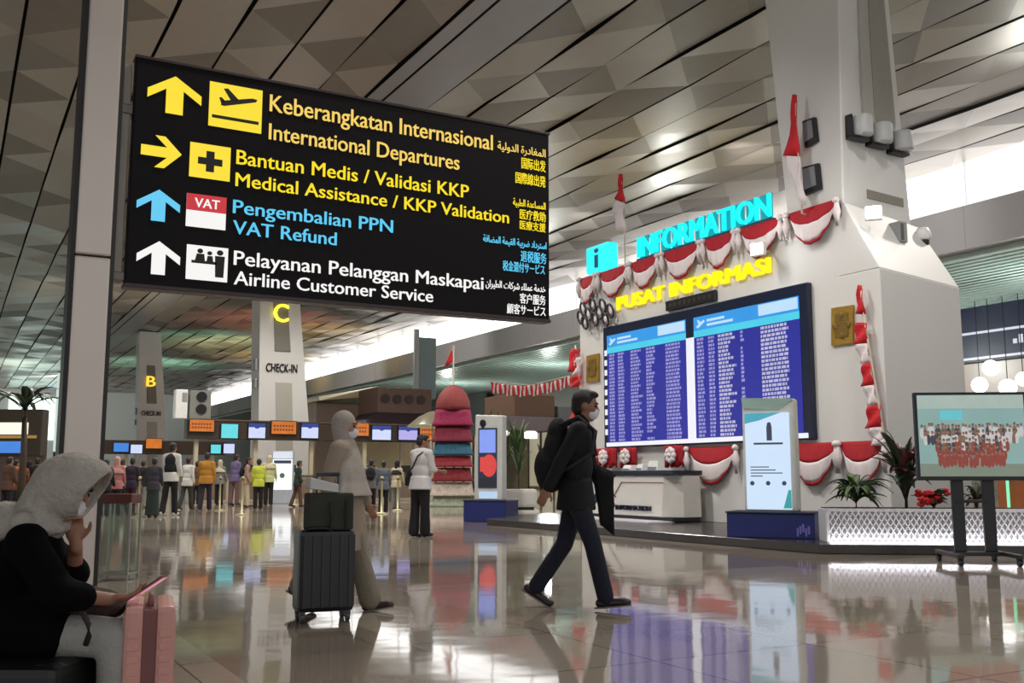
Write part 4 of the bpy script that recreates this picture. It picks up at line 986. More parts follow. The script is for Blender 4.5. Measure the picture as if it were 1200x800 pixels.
# shop signs and lamps at right under the mezzanine
m_ns = mat('navy shop fascia', (20, 26, 58), .4, var=.1)
t = thing('shop_fascia', 'dark navy shop fascia with white lines under the mezzanine at far right', 'sign', (40, 22.5, 6.1))
b = B(); b.box(0, .4, 0, 12, 0, 2.6); b.build('panel', m_ns, t)
b = B()
for z_ in (.1, 1.25, 2.5): b.box(-.05, 0, 0, 12, z_, z_+.1)
b.build('white_trim', mat('lit white trim', (226, 226, 240), .3, emit=.9), t)
b = B(); r_ = random.Random(8)
for k in range(9): b.box(-.04, 0, 4.6-k*.28, 4.78-k*.28, .62, .62+r_.uniform(.15, .38), .01)
b.build('small_lettering', mat('lit white trim', (226, 226, 240), .3, emit=.9), t)
b = B(); b.box(.2, .4, 0, 12, -3.9, -.05); b.build('lit_wall', mat('lit shop interior', (222, 206, 190), .4, emit=.6, var=.3, scale=.6), t)
for k, (px_, py_, r0, lab) in enumerate(((1161, 431, .34, 'upper white globe lamp in the shop right of the pylon'), (1148, 451, .34, 'lower left white globe lamp in the shop right of the pylon'), (1181, 454, .36, 'white globe lamp in the shop nearest the screen top'), (1199, 444, .3, 'white globe lamp at the right edge of the photograph'))):
    q = onX(px_, py_, 38.5); s_ = thing('globe_lamp', lab, 'lamp', q, 0, 'globe lamps in the shop')
    b = B(); b.ell((0, 0, 0), (r0, r0, r0)); b.build('globe', mat('lit globe', (255, 252, 246), .3, emit=3, var=0), s_, True)
    b = B(); b.tube([(0, 0, r0*.95), (0, 0, 8.6-q.z)], .02, 6); b.build('cord', m_blackp, s_)
# shop fronts along the mezzanine
for k, (y0, y1, cl, lab) in enumerate(((36, 46, (92, 112, 106), 'teal glazed shop front under the mezzanine behind the red tower'), (48, 60, (120, 104, 92), 'brown shop front under the mezzanine beyond the brown stall'), (62, 78, (110, 106, 98), 'far taupe shop front under the mezzanine'), (80, 110, (96, 100, 98), 'farthest grey shop front under the mezzanine'))):
    t = thing('mezzanine_shop', lab, 'shop', (41.5, y0, 0))
    b = B(); b.box(0, .3, 0, y1-y0, 4.6, 8.5); b.build('fascia', mat('shop fascia %d' % k, cl, .5, var=.1), t)
    b = B(); b.box(.1, .2, .2, y1-y0-.2, .2, 4.6); b.build('lit_glazing', mat('lit shop glazing', (190, 176, 146), .3, emit=.55, var=.35, scale=.5), t)
    b = B()
    for q in range(int((y1-y0)/2)+1): b.box(-.05, .1, q*2, q*2+.12, 0, 4.6)
    b.build('mullions', m_dark, t)
t = thing('slim_post', 'slim grey post rising to the clerestory behind the red tower', 'post', tuple(onD(487, 470, 52).xy)+(0,))
b = B(); b.box(-.12, .12, -.12, .12, 0, 8.6, .02); b.build('shaft', m_grey, t); b = B(); b.box(.12, 1.1, -.1, .1, 5.0, 8.2, .03); b.build('side_box', mat('teal grey box', (112, 128, 130), .5), t)

# left edge of the hall: shop with white fascia, blue screen, palm, light pillar
p = onD(-10, 600, 34); t = thing('corner_shop', 'dark shop with white lit fascia and blue screen at the far left edge', 'shop', (p.x, p.y, 0), -YAW)
b = B(); b.box(-2.9, 1.5, 0, .5, 1.7, 3.27, .02); b.build('fascia', mat('shop brown board', (52, 42, 30), .5), t)
b = B(); b.box(-2.9, 1.05, -.03, 0, 2.42, 2.82); b.build('white_sign', mat('lit warm sign', (246, 244, 226), .3, emit=1.1, var=.1), t)
b = B(); b.box(-2.9, 1.35, -.02, 0, 2.29, 2.39); b.build('yellow_line', mat('lit ochre line', (180, 140, 50), .3, emit=.7), t)
b = B(); b.box(-2.9, .85, -.03, 0, 1.8, 2.19); b.build('blue_screen', m_bl, t)
b = B(); b.box(-2.9, 1.45, .4, .6, 0, 1.7); b.build('counter_wall', mat('glowing amber wall', (120, 84, 50), .6, emit=.12, var=.5, scale=3), t)  # faint glow put into the wall colour, no lamp behind it
p = onD(30, 470, 22); 
t = bush('palm', 'dark palm fronds over the shop at the left edge of the photograph', 'plant', (p.x, p.y, p.z-.35), 16, 1.5, .16, .7, .6, [m_leafd], 41, .3)
b = B(); b.tube([(0, 0, -p.z+.35), (.03, 0, -.9), (0, 0, 0)], [.09, .07, .05], 10); b.build('trunk', mat('palm trunk', (70, 58, 44), .8, bump=.6), t, True)
b = B(); b.lathe([(.0, -p.z+.35), (.22, -p.z+.35), (.3, -p.z+.85), (.26, -p.z+.85), (.24, -p.z+.8), (0, -p.z+.8)], 20); b.build('pot', m_dark, t, True)
p = onD(62, 600, 30); t = thing('light_pillar', 'slim white glowing pillar just left of the steel column', 'lamp', (p.x, p.y, 0), -YAW)
b = B(); b.box(-.12, .12, 0, .12, 1.75, 4.1, .03); b.build('lit_panel', mat('lit frosted panel', (214, 232, 222), .3, emit=.85, var=.12, scale=1.2), t)
b = B(); b.box(-.15, .15, .1, .2, 0, 4.15, .02); b.build('back_post', m_dark, t)

# glass-sided stand with a red-brown top beside the steel column
p = onZ(137, 676); t = thing('glass_stand', 'glass sided stand with reddish brown top right of the steel column', 'stand', (p.x, p.y, 0), -YAW)
b = B(); b.box(-.17, .17, -.15, .15, .76, .86, .01); b.build('top', mat('reddish brown top', (104, 56, 50), .45), t)
m_gl = mat('stand glass', (226, 236, 230), .05, trans=.94, var=.02)
b = B(); b.box(-.15, .15, -.15, -.142, .05, .76); b.build('glass_panel', m_gl, t)
b = B(); b.box(-.15, .15, .142, .15, .05, .76); b.build('glass_panel', m_gl, t)
m_leg = mat('pale frame', (180, 180, 168), .35, .3)
for sx_, sy_ in ((-1, -1), (1, -1), (1, 1), (-1, 1)):
    b = B(); b.box(sx_*.16-.012, sx_*.16+.012, sy_*.15-.012, sy_*.15+.012, 0, .77, .003); b.build('leg', m_leg, t)
b = B(); b.box(-.16, .16, -.15, .15, .03, .05); b.build('base_shelf', m_leg, t)
# queue stanchions
m_st = mat('pale brass post', (186, 178, 140), .35, .4)
def stanchion(loc, lab):
    s_ = thing('queue_stanchion', lab, 'stanchion', loc, 0, 'queue stanchions')
    b = B(); b.lathe([(0, 0), (.17, .0), (.17, .025), (.03, .05), (.028, .95), (.045, .96), (.045, 1.02), (0, 1.03)], 14); b.build('post', m_st, s_, True)
    b = B(); b.box(-.03, .03, -.03, .03, .92, 1.0, .005); b.build('belt_head', m_blackp, s_)
    return s_
st = None
for px_, py_, lab in ((257, 598, 'queue post right of the person in orange'), (283, 603, 'queue post by the person in a lime vest'), (162, 606, 'queue post left of the person in a long dark skirt'), (207, 596, 'queue post behind the black-vested man'), (421, 607, 'queue post right of the veiled woman'), (447, 602, 'queue post in the middle of the gap left of the bag man'), (466, 598, 'queue post just left of the bag man'), (345, 592, 'queue post right of the lit totem')):
    q = onZ(px_, py_)
    st = stanchion((q.x, q.y, 0), lab) if st is None else dup(st, (q.x, q.y, 0), 0, lab)
    if st is not None and st.get('first') is None: pass
# ------------------------------------------------------------------ people
m_skin = mat('skin tan', (150, 106, 84), .55, var=.08, scale=12)
m_skin2 = mat('skin light tan', (176, 132, 108), .55, var=.08, scale=12)
m_hair = mat('black hair', (24, 20, 20), .5, var=.3, scale=30, bump=.5)
m_mask = mat('white face mask', (222, 222, 224), .8, var=.03)
m_eye = mat('dark eye', (20, 16, 16), .2)
def cloth(nm, c): return mat('cloth '+nm, c, .85, var=.16, scale=9, bump=.35, weave=60)
V = Vector
class Rig:
    """joints in local metres: x forward, y to the person's left, z up"""
    def __init__(s, H=1.7, lean=0, R=(0, 0), L=(0, 0), aR=(0, 10, 10), aL=(0, 10, 10), yaw=0, nod=0, footR=None, footL=None, wide=1.):
        k = H/1.72; s.k = k; s.wide = wide; r = math.radians
        s.up = V((math.sin(r(lean)), 0, math.cos(r(lean)))); s.fw = V((math.cos(r(lean)), 0, -math.sin(r(lean))))
        s.legs = {}; low = []
        for nm, sg, (hip, kn) in (('R', -1, R), ('L', 1, L)):
            h = V((0, sg*.092*k, 0)); a = r(hip)
            kne = h + V((math.sin(a), 0, -math.cos(a)))*.42*k; a2 = a-r(kn)
            an = kne + V((math.sin(a2), 0, -math.cos(a2)))*.41*k
            fd = V((math.cos(a2*.55), 0, math.sin(a2*.55)))
            if (footR if nm == 'R' else footL) is not None: q = r(footR if nm == 'R' else footL); fd = V((math.cos(q), 0, math.sin(q)))
            sole = V((fd.z, 0, -fd.x)); toe = an + fd*.15*k + sole*.055*k; heel = an - fd*.05*k + sole*.05*k
            s.legs[nm] = [h, kne, an, heel, toe, fd]; low += [toe.z-.03*k, heel.z-.03*k]
        dz = -min(low); O = V((0, 0, dz))
        for nm in s.legs: s.legs[nm][:5] = [p+O for p in s.legs[nm][:5]]
        s.pel = O + V((0, 0, .02*k))
        s.belly = s.pel + s.up*.18*k; s.chest = s.pel + s.up*.37*k; s.neck = s.pel + s.up*.52*k
        s.head = s.neck + s.up*.155*k + s.fw*.025*k
        s.Rh = Matrix.Rotation(r(yaw), 3, 'Z') @ Matrix.Rotation(r(nod), 3, 'Y')
        s.Rt = Matrix.Rotation(r(lean), 3, 'Y')
        s.arms = {}
        for nm, sg, (fl, ab, el) in (('R', -1, aR), ('L', 1, aL)):
            sh = s.pel + s.up*.475*k + V((0, sg*.165*k*wide, 0))
            d1 = V((math.sin(r(fl)), sg*math.sin(r(ab))*math.cos(r(fl)), -math.cos(r(fl))*math.cos(r(ab)))).normalized()
            e = sh + d1*.28*k; f2 = r(fl+el)
            d2 = V((math.sin(f2), sg*math.sin(r(ab*.4))*.8, -math.cos(f2)*math.cos(r(ab)))).normalized()
            w_ = e + d2*.245*k; s.arms[nm] = [sh, e, w_, d2, V((0, -sg, 0))]
    def hand(s, b, W, d, n, k=None, curl=18, fr=.0095):
        k = k or s.k; d = d.normalized(); n = (n - d*n.dot(d)).normalized(); c = n.cross(d).normalized()
        if abs(c.x) > .3 and c.x < 0: c = -c
        R = Matrix((d, c, n)).transposed()
        b.ell(W+d*.045*k, (.05*k, .041*k, .016*k), R)
        b.cap(W-d*.03*k, W+d*.02*k, .026*k, .024*k, 10, 1)
        for i, ln in enumerate((.062, .075, .08, .07)):
            o = W + d*.082*k + c*(-.030+.02*i)*k
            a1 = math.radians(curl); a2 = math.radians(curl*2.6)
            m1 = o + (d*math.cos(a1)+n*math.sin(a1))*ln*.5*k; m2 = m1 + (d*math.cos(a2)+n*math.sin(a2))*ln*.5*k
            b.cap(o, m1, fr*k, fr*.95*k, 8, 1); b.cap(m1, m2, fr*.95*k, fr*.8*k, 8, 1)
        o = W + d*.025*k + c*.032*k; m1 = o + (d*.6+c*.62+n*.25).normalized()*.04*k; m2 = m1 + (d*.85+c*.2+n*.35).normalized()*.032*k
        b.cap(o, m1, fr*1.25*k, fr*1.1*k, 8, 1); b.cap(m1, m2, fr*1.1*k, fr*.85*k, 8, 1)
    def headp(s, b):
        k = s.k; h = s.head; R = s.Rh
        def P(x, y, z): return h + R @ V((x*k, y*k, z*k))
        b.ell(P(-.012, 0, .02), (.098*k, .078*k, .105*k), R); b.ell(P(.03, 0, -.045), (.062*k, .056*k, .075*k), R); b.ell(P(.062, 0, -.098), (.026*k, .028*k, .02*k), R, 2)
        b.cap(P(.088, 0, .012), P(.108, 0, -.025), .011*k, .015*k, 8, 1)
        b.cap(P(.072, -.03, .03), P(.072, .03, .03), .02*k, .02*k, 8, 1)
        b.cap(P(.085, -.018, -.062), P(.085, .018, -.062), .012*k, .012*k, 8, 1)
        for sg in (-1, 1): b.ell(P(-.01, sg*.08, -.005), (.022*k, .012*k, .032*k), R, 2); b.ell(P(.06, sg*.045, -.02), (.03*k, .022*k, .025*k), R, 2)
    def body(s, vox=.012, name='body', mats=None, par=None):
        k = s.k; b = B(); s.headp(b)
        b.cap(s.neck - s.up*.03*k, s.head - s.up*.06*k, .055*k, .052*k)
        b.ell(s.chest, (.095*k, .145*k*s.wide, .17*k), s.Rt); b.ell(s.belly, (.09*k, .125*k*s.wide, .15*k), s.Rt); b.ell(s.pel, (.095*k, .14*k*s.wide, .11*k), s.Rt)
        for nm in 'RL':
            sh, e, w_, d, n = s.arms[nm]
            b.cap(s.chest+s.up*.09*k, sh, .06*k, .048*k); b.cap(sh, e, .045*k, .036*k); b.cap(e, w_, .036*k, .025*k); s.hand(b, w_, d, n)
            h, kn, an, he, to, fd = s.legs[nm]
            b.cap(h, kn, .072*k, .048*k); b.cap(kn, an, .05*k, .034*k); b.ell(kn.lerp(an, .3)-V((.012*k, 0, 0)), (.045*k, .045*k, .09*k), None, 2); b.cap(he, to, .03*k, .026*k, 10, 1); b.cap(an, he, .034*k, .03*k, 10, 1)
        return blob(name, b, mats, par, vox, 3)
    def top(s, b, g=.018, sleeve=1., hem=.0, flare=0., torso=1.):
        k = s.k
        b.ell(s.chest, ((.10+g)*k, (.15+g)*k*s.wide, .185*k), s.Rt); b.ell(s.belly, ((.098+g)*k, (.135+g)*k*s.wide, .19*k), s.Rt); b.ell(s.pel+s.up*.02*k, ((.10+g)*k, (.148+g)*k*s.wide, .12*k), s.Rt)
        b.cap(s.neck-s.up*.05*k, s.neck-s.up*.005*k, .075*k, .06*k)
        for nm in 'RL':
            sh, e, w_, d, n = s.arms[nm]
            b.cap(s.chest+s.up*.10*k, sh, (.07+g)*k, (.05+g*.7)*k)
            if sleeve >= .5:
                b.cap(sh, e, (.05+g*.7)*k, (.042+g*.6)*k); b.cap(e, e.lerp(w_, (sleeve-.5)*2*.93), (.042+g*.6)*k, (.034+g*.5)*k)
            else: b.cap(sh, sh.lerp(e, sleeve*2), (.05+g*.7)*k, (.05+g*.8)*k)
        if hem:
            b.loft([[s.pel + V(((.105+g+f*flare)*k*math.cos(2*PI*i/24), (.15+g+f*flare)*k*s.wide*math.sin(2*PI*i/24), .08*k-(hem+.08*k)*f)) for i in range(24)] for f in (0, .33, .66, 1)])
    def trousers(s, b, g=.016, length=.95, flare=0.):
        k = s.k
        b.ell(s.pel-s.up*.01*k, ((.098+g)*k, (.145+g)*k*s.wide, .125*k), s.Rt)
        for nm in 'RL':
            h, kn, an, he, to, fd = s.legs[nm]
            b.cap(h, kn, (.08+g)*k, (.055+g)*k); b.cap(kn, kn.lerp(an, length), (.055+g)*k, (.046+g+flare)*k)
            b.ell(h+V((-.012*k, 0, -.03*k)), ((.078+g)*k, (.076+g)*k, .11*k), None, 2)
    def skirt(s, b, zlo=.06, r=.2, sway=0.):
        k = s.k; zt = s.pel.z+.08*k
        b.loft([[(s.pel.x+sway*f+((.11)*(1-f)+r*f)*k*math.cos(2*PI*i/28)*(1+.04*math.sin(i*3)), ((.155)*(1-f)+r*f)*k*math.sin(2*PI*i/28)*(1+.04*math.sin(i*5)), zt+(zlo-zt)*f) for i in range(28)] for f in (0, .2, .4, .6, .8, 1)])
    def shoe(s, nm, name, m, par, sole=None):
        k = s.k; h, kn, an, he, to, fd = s.legs[nm]; b = B()
        b.cap(he+V((0, 0, .005)), to, .036*k, .033*k, 12, 2); b.cap(he+fd*.02*k, an.lerp(he, .3), .037*k, .036*k, 12, 2); b.ell(to+fd*.0, (.05*k, .04*k, .03*k), None, 2)
        o = blob(name, b, m, par, .009*max(1, k), 2)
        if sole:
            up = V((-fd.z, 0, fd.x)); b = B(); c = []
            for i in range(20):
                a = 2*PI*i/20; c.append(he.lerp(to, .5) + fd*(.145*k*math.cos(a)) + V((0, .042*k*math.sin(a), 0)) - up*.022*k)
            b.loft([c, [p - up*.012 for p in c]]); b.build('sole', sole, o)
    def hair(s, name, m, par, short=True, vox=.009):
        k = s.k; h = s.head; R = s.Rh; b = B()
        def P(x, y, z): return h + R @ V((x*k, y*k, z*k))
        b.ell(P(-.024, 0, .035), (.098*k, .086*k, .103*k), R); b.ell(P(-.05, 0, -.01), (.07*k, .078*k, .085*k), R, 2)
        b.ell(P(.03, 0, .10), (.065*k, .06*k, .032*k), R, 2)
        if not short: b.cap(P(-.06, 0, -.02), P(-.08, 0, -.22), .07*k, .05*k)
        return blob(name, b, m, par, vox, 2)
    def hijab(s, name, m, par, drop=.25, vox=.012, spread=1.):
        k = s.k; h = s.head; R = s.Rh; b = B()
        def P(x, y, z): return h + R @ V((x*k, y*k, z*k))
        b.ell(P(-.026, 0, .025), (.108*k, .096*k, .118*k), R); b.cap(P(-.03, 0, -.02), s.neck+s.up*.0, .095*k, .085*k); b.cap(P(.02, 0, -.125), s.neck+s.fw*.03*k, .06*k, .08*k)
        top = s.neck+s.up*.03*k; n = 26
        rings = []
        for f, rx, ry in ((0, .08, .085), (.25, .12, .155), (.5, .15, .205), (.75, .17, .235), (1, .175*spread, .25*spread)):
            rings.append([top - s.up*drop*f + s.fw*.02*k + V((rx*k*math.cos(2*PI*i/n)*(1+.05*math.sin(i*2.6)*f), ry*k*s.wide*math.sin(2*PI*i/n)*(1+.04*math.cos(i*3.1)*f), 0)) for i in range(n)])
        b.loft(rings)
        return blob(name, b, m, par, vox, 3)
    def mask(s, par):
        k = s.k; b = B()
        def P(x, y, z): return s.head + s.Rh @ V((x*k, y*k, z*k))
        b.ell(P(.058, 0, -.055), (.058*k, .058*k, .052*k), s.Rh); b.cap(P(.1, 0, -.025), P(.09, 0, -.07), .022*k, .02*k, 8, 1)
        blob('face_mask', b, m_mask, par, .009, 3)
    def eyes(s, par):
        k = s.k
        for sg in (-1, 1):
            b = B(); b.ell(s.head + s.Rh @ V((.083*k, sg*.034*k, .008*k)), (.011*k, .016*k, .009*k), s.Rh, 2); b.build('eye', m_eye, par, True)
            b = B(); p = [s.head + s.Rh @ V((x*k, sg*y*k, z*k)) for x, y, z in ((.095, .014, .03), (.092, .035, .036), (.078, .055, .03))]; b.tube(p, .005*k, 6); b.build('eyebrow', m_hair, par, True)
def place(lab, px, py, D_heading, cat='person', name='person', group=None, loc=None):
    q = onZ(px, py) if loc is None else V(loc)
    return thing(name, lab, cat, (q.x, q.y, 0), D_heading - YAW, group)
# heading 0 = walking toward image right, 90 deg = away from the camera

# --- walking man in black
M1 = place('person striding right in black jacket and navy trousers with a face mask', 676, 713, math.radians(-8))
rg = Rig(1.74, 5, R=(19, 6), L=(-14, 20), aR=(-30, 6, 4), aL=(14, 5, 12), yaw=4, nod=10, footR=6, footL=-32)
rg.body(.0085, 'body', m_skin, M1)
m_jk = cloth('black jacket', (10, 11, 15)); m_nt = cloth('navy trousers', (22, 26, 42))
b = B(); rg.top(b, .026, 1., .16, .03); b.cap(rg.neck-rg.up*.02, rg.neck+rg.up*.045, .078, .068); blob('jacket', b, m_jk, M1, .011, 3)
b = B(); rg.trousers(b, .016, 1.0, .006); blob('trousers', b, m_nt, M1, .011, 3)
for nm in 'RL': rg.shoe(nm, 'shoe', mat('dark shoe', (34, 26, 26), .4, var=.2), M1, mat('pale sole', (128, 118, 110), .6))
rg.hair('hair', m_hair, M1); rg.mask(M1); rg.eyes(M1)
# open jacket front panel hanging over the far forearm
sh, e, w_, d, n = rg.arms['L']
b = B(); b.sheet([[(w_.x-.10+.045*j*(1-.07*i)+.012*i, w_.y-.07+.015*math.sin(i+j), 1.16-.085*i-.02*j) for j in range(5)] for i in range(7)], .035); b.build('jacket_front', m_jk, M1, True)
# backpack
bp = thing('backpack', 'black backpack on the back of the striding masked person', 'backpack', M1.location, M1.rotation_euler.z)
c = rg.chest - rg.fw*.185 - rg.up*.06
b = B()
for dz, rx, ry, rz_ in ((.0, .105, .16, .2), (-.13, .12, .165, .15), (.13, .085, .14, .13)): b.ell(c+rg.up*dz, (rx, ry, rz_), rg.Rt)
b.ell(c-rg.up*.2-rg.fw*.03, (.12, .155, .16), rg.Rt); b.ell(c-rg.up*.14-rg.fw*.08, (.09, .13, .15), rg.Rt)
blob('pack_body', b, cloth('black nylon', (14, 15, 19)), bp, .012, 3)
for sg in (-1, 1):
    b = B(); b.tube([c+V((0, sg*.1, .17)), rg.chest+V((.0, sg*.115, .21)), rg.chest+V((.125, sg*.125, .1)), rg.chest+V((.12, sg*.15, -.08)), rg.belly+V((-.05, sg*.17, .0)), c+V((.02, sg*.13, -.2))], .018, 8); b.build('strap', mat('strap webbing', (26, 26, 32), .7), bp, True)
b = B(); b.tube([c+V((-.13, -.06, -.02)), c+V((-.15, 0, .04)), c+V((-.13, .06, -.02))], .006, 6); b.build('zip', mat('zip metal', (60, 60, 64), .4, .5), bp)

# --- woman walking with luggage
M2 = place('veiled person in grey and beige walking right beside black luggage', 402, 714, math.radians(-4))
rg = Rig(1.58, -3, R=(20, 4), L=(-18, 26), aR=(-14, 14, 16), aL=(10, 8, 20), yaw=0, nod=6, footR=10, wide=1.2)
rg.body(.009, 'body', m_skin2, M2)
m_tun = cloth('beige grey tunic', (158, 142, 126)); m_hj = cloth('pale grey veil', (168, 160, 150))
b = B(); rg.top(b, .04, .97, .36, .07); blob('tunic', b, m_tun, M2, .012, 3)
b = B(); rg.trousers(b, .03, .96, .025); blob('trousers', b, cloth('stone trousers', (134, 124, 108)), M2, .011, 3)
rg.hijab('veil', m_hj, M2, .44, .011, 1.2); rg.mask(M2); rg.eyes(M2)
for nm in 'RL': rg.shoe(nm, 'shoe', mat('brown shoe', (58, 40, 36), .4), M2, mat('pale sole', (128, 118, 110), .6))

# her suitcase with a box on top
q = onZ(380, 726); rz_ = -YAW + .38
sc_ = thing('suitcase', 'black upright hard-shell suitcase rolled beside the veiled walker', 'suitcase', (q.x, q.y, 0), rz_)
b = B(); b.box(-.22, .19, -.13, .13, .07, .65, .035); b.build('shell', mat('black shell', (13, 13, 16), .3, var=.1), sc_)
b = B()
for k in range(6): b.box(-.19+k*.066, -.165+k*.066, -.138, -.128, .1, .62, .004)
for k in range(3): b.box(.186, .197, -.1+k*.075, -.075+k*.075, .1, .62, .004)
b.build('ribs', mat('black shell rib', (22, 22, 26), .3), sc_)
for sx_ in (-.18, .15):
    for sy_ in (-.09, .09):
        b = B(); b.tube([(sx_-.014, sy_, .035), (sx_+.014, sy_, .035)], .035, 12); b.box(sx_-.02, sx_+.02, sy_-.02, sy_+.02, .04, .08); b.build('wheel', mat('caster grey', (74, 74, 78), .4), sc_)
b = B(); b.tube([(-.06, .1, .69), (-.06, .1, 1.06)], .009, 8); b.tube([(.1, .1, .69), (.1, .1, 1.06)], .009, 8); b.tube([(-.07, .1, 1.06), (.11, .1, 1.06)], .015, 8); b.build('pull_handle', mat('handle metal', (70, 70, 72), .35, .6), sc_)
b = B(); b.tube([(-.2, -.11, .645), (-.13, -.11, .67), (-.02, -.11, .67), (.02, -.11, .645)], .012, 8); b.build('grip', m_blackp, sc_, True)
bx = thing('olive_box', 'dark olive box bag strapped on top of the black suitcase', 'bag', (q.x, q.y, .652), rz_)
b = B(); b.box(-.16, .18, -.11, .085, 0, .27, .02); b.build('body', cloth('olive', (52, 54, 46)), bx)
b = B(); b.tube([(.0, -.11, .2), (.0, -.15, .1), (.0, -.115, 0.0)], .01, 6); b.tube([(.12, -.11, .22), (.12, -.13, .1), (.12, -.115, 0.0)], .01, 6); b.build('strap', mat('strap webbing', (26, 26, 32), .7), bx)
wp = thing('white_packet', 'white flat packet lying tilted on the olive box', 'packet', (q.x, q.y, .925), rz_)
b = B(); b.hexa([(-.15, -.12, .03), (.06, -.12, 0), (.06, .06, 0), (-.15, .08, .03)], [(-.15, -.12, .11), (.06, -.12, .06), (.06, .06, .06), (-.15, .08, .11)], .006); b.build('cover', mat('white packet', (206, 204, 200), .6), wp)
b = B(); b.hexa([(-.12, -.05, .10), (-.02, -.06, .076), (-.02, .03, .076), (-.12, .04, .10)], [(-.12, -.05, .107), (-.02, -.06, .084), (-.02, .03, .084), (-.12, .04, .107)]); b.build('label_patch', m_grey, wp)

# --- man in white shirt with shoulder bag
M3 = place('person in white shirt and black trousers with shoulder bag before the red tower', 492, 629, math.radians(52))
rg = Rig(1.74, 2, R=(3, 2), L=(-3, 2), aR=(12, 8, 70), aL=(16, 8, 60), yaw=-30, nod=14)
rg.body(.011, 'body', m_skin, M3)
b = B(); rg.top(b, .042, .62, .14, .04); blob('shirt', b, cloth('white shirt', (205, 202, 204)), M3, .013, 3)
b = B(); rg.trousers(b, .026, 1.0, .02); blob('trousers', b, cloth('black trousers', (20, 20, 23)), M3, .013, 3)
for nm in 'RL': rg.shoe(nm, 'shoe', mat('dark shoe', (34, 26, 26), .4, var=.2), M3)
rg.hair('hair', m_hair, M3)
sb = thing('shoulder_bag', 'black shoulder bag at the hip of the person in the white shirt', 'bag', M3.location, M3.rotation_euler.z)
c = rg.pel + V((-.04, .2, .05))
b = B(); b.ell(c, (.12, .055, .13)); b.box(c.x-.11, c.x+.11, c.y-.045, c.y+.045, c.z-.13, c.z+.04, .02); blob('bag_body', b, cloth('black nylon', (14, 15, 19)), sb, .013, 2)
sh = rg.arms['R'][0]
b = B(); b.tube([c+V((-.08, 0, .1)), rg.belly+V((-.16, .05, .05)), rg.chest+V((-.155, -.06, .06)), sh+V((-.03, .03, .065)), rg.chest+V((.13, -.06, .05)), rg.belly+V((.135, .09, .0)), c+V((.1, 0, .08))], .014, 8); b.build('strap', mat('strap webbing', (26, 26, 32), .7), sb, True)

# --- people far down the hall
def far(lab, px, ptop, pbase, head, topc, botc, style='m', hairc=None, walk=0, vest=None, wide=1.):
    q = onZ(px, pbase); Dp = q.x*SA+q.y*CA; H = (pbase-ptop)/FOC*Dp
    H = max(1.45, min(1.9, H))
    t = thing('person', lab, 'person', (q.x, q.y, 0), math.radians(head)-YAW, 'people in the check-in hall')
    rg = Rig(H, 3, R=(walk, walk*.4), L=(-walk, walk*.9), aR=(-walk+8, 8, 20), aL=(walk+6, 8, 24), nod=6, wide=wide)
    rg.body(.016, 'body', m_skin if hairc is None else m_skin2, t)
    b = B(); rg.top(b, .028, .97 if style != 'v' else .9, .14, .03); blob('top', b, topc, t, .018, 3)
    b = B()
    if style == 's': rg.skirt(b, .05, .2)
    else: rg.trousers(b, .02, 1.0, .01)
    blob('skirt' if style == 's' else 'trousers', b, botc, t, .018, 2)
    if hairc is not None: rg.hijab('veil', hairc, t, .22, .016)
    else: rg.hair('hair', m_hair, t, True, .014)
    for nm in 'RL': rg.shoe(nm, 'shoe', mat('white trainer', (190, 188, 184), .6) if vest == 'w' else mat('dark shoe', (34, 26, 26), .4, var=.2), t)
    if vest and vest != 'w':
        b = B(); b.ell(rg.chest - rg.fw*.17*rg.k - rg.up*.05, (.09, .15, .2), rg.Rt); b.ell(rg.chest - rg.fw*.19*rg.k - rg.up*.14, (.09, .14, .1), rg.Rt, 2)
        bp_ = thing('backpack', 'backpack worn by the ' + lab.replace('person', 'far person', 1)[:60].split(',')[0], 'backpack', t.location, t.rotation_euler.z)
        blob('pack_body', b, vest, bp_, .016, 2)
        for sg in (-1, 1):
            b = B(); b.tube([rg.chest+V((-.12, sg*.08, .16)), rg.chest+V((.03, sg*.1, .2)), rg.chest+V((.12, sg*.11, .05)), rg.belly+V((.02, sg*.15, .05))], .016, 6); b.build('strap', m_blackp, bp_, True)
    elif vest == 'w':
        b = B(); b.ell(rg.chest, (.158, .186, .21), rg.Rt); b.ell(rg.belly, (.155, .188, .21), rg.Rt); b.ell(rg.pel+rg.up*.0, (.158, .205, .16), rg.Rt); blob('vest', b, cloth('black vest', (22, 22, 26)), t, .018, 2)
    return t
ck = cloth; blk = ck('black', (24, 22, 26)); brn = ck('brown', (88, 62, 48)); grn = ck('dark green', (34, 46, 40)); wht = ck('white', (206, 206, 200)); gry = ck('grey', (120, 118, 116)); crm = ck('cream', (190, 176, 152))
far('person in dark clothes half hidden at the right edge of the steel column', 121, 541, 606, 90, blk, blk)
far('person in a rose top behind the glass stand', 134, 537, 604, 100, ck('rose', (170, 110, 106)), blk, 'm', ck('rose veil', (188, 140, 134)))
far('person in purple black beside the glass stand, left of the long skirt', 152, 538, 603, 80, ck('aubergine', (44, 34, 52)), ck('maroon', (70, 34, 38)))
far('person in dark top with white hem and long dark green skirt', 178, 538, 606, 95, ck('charcoal', (50, 48, 58)), grn, 's')
far('tall person in black vest over white sleeves and black trousers', 198, 521, 604, 80, wht, blk, 'v', None, 8, 'w')
far('person in white top and olive trousers between black vest and orange jacket', 218, 537, 597, 70, wht, ck('olive', (84, 80, 62)), 'm', None, 12)
far('person in ochre orange jacket and dark trousers in the queue', 240, 532, 598, 90, ck('ochre', (178, 124, 44)), ck('indigo', (38, 32, 48)), 'm', None, 9, None, 1.15)
far('person in blue violet jacket under the turquoise screen', 274, 534, 592, 60, ck('violet', (104, 92, 130)), ck('mauve', (110, 84, 84)), 'm', None, 4)
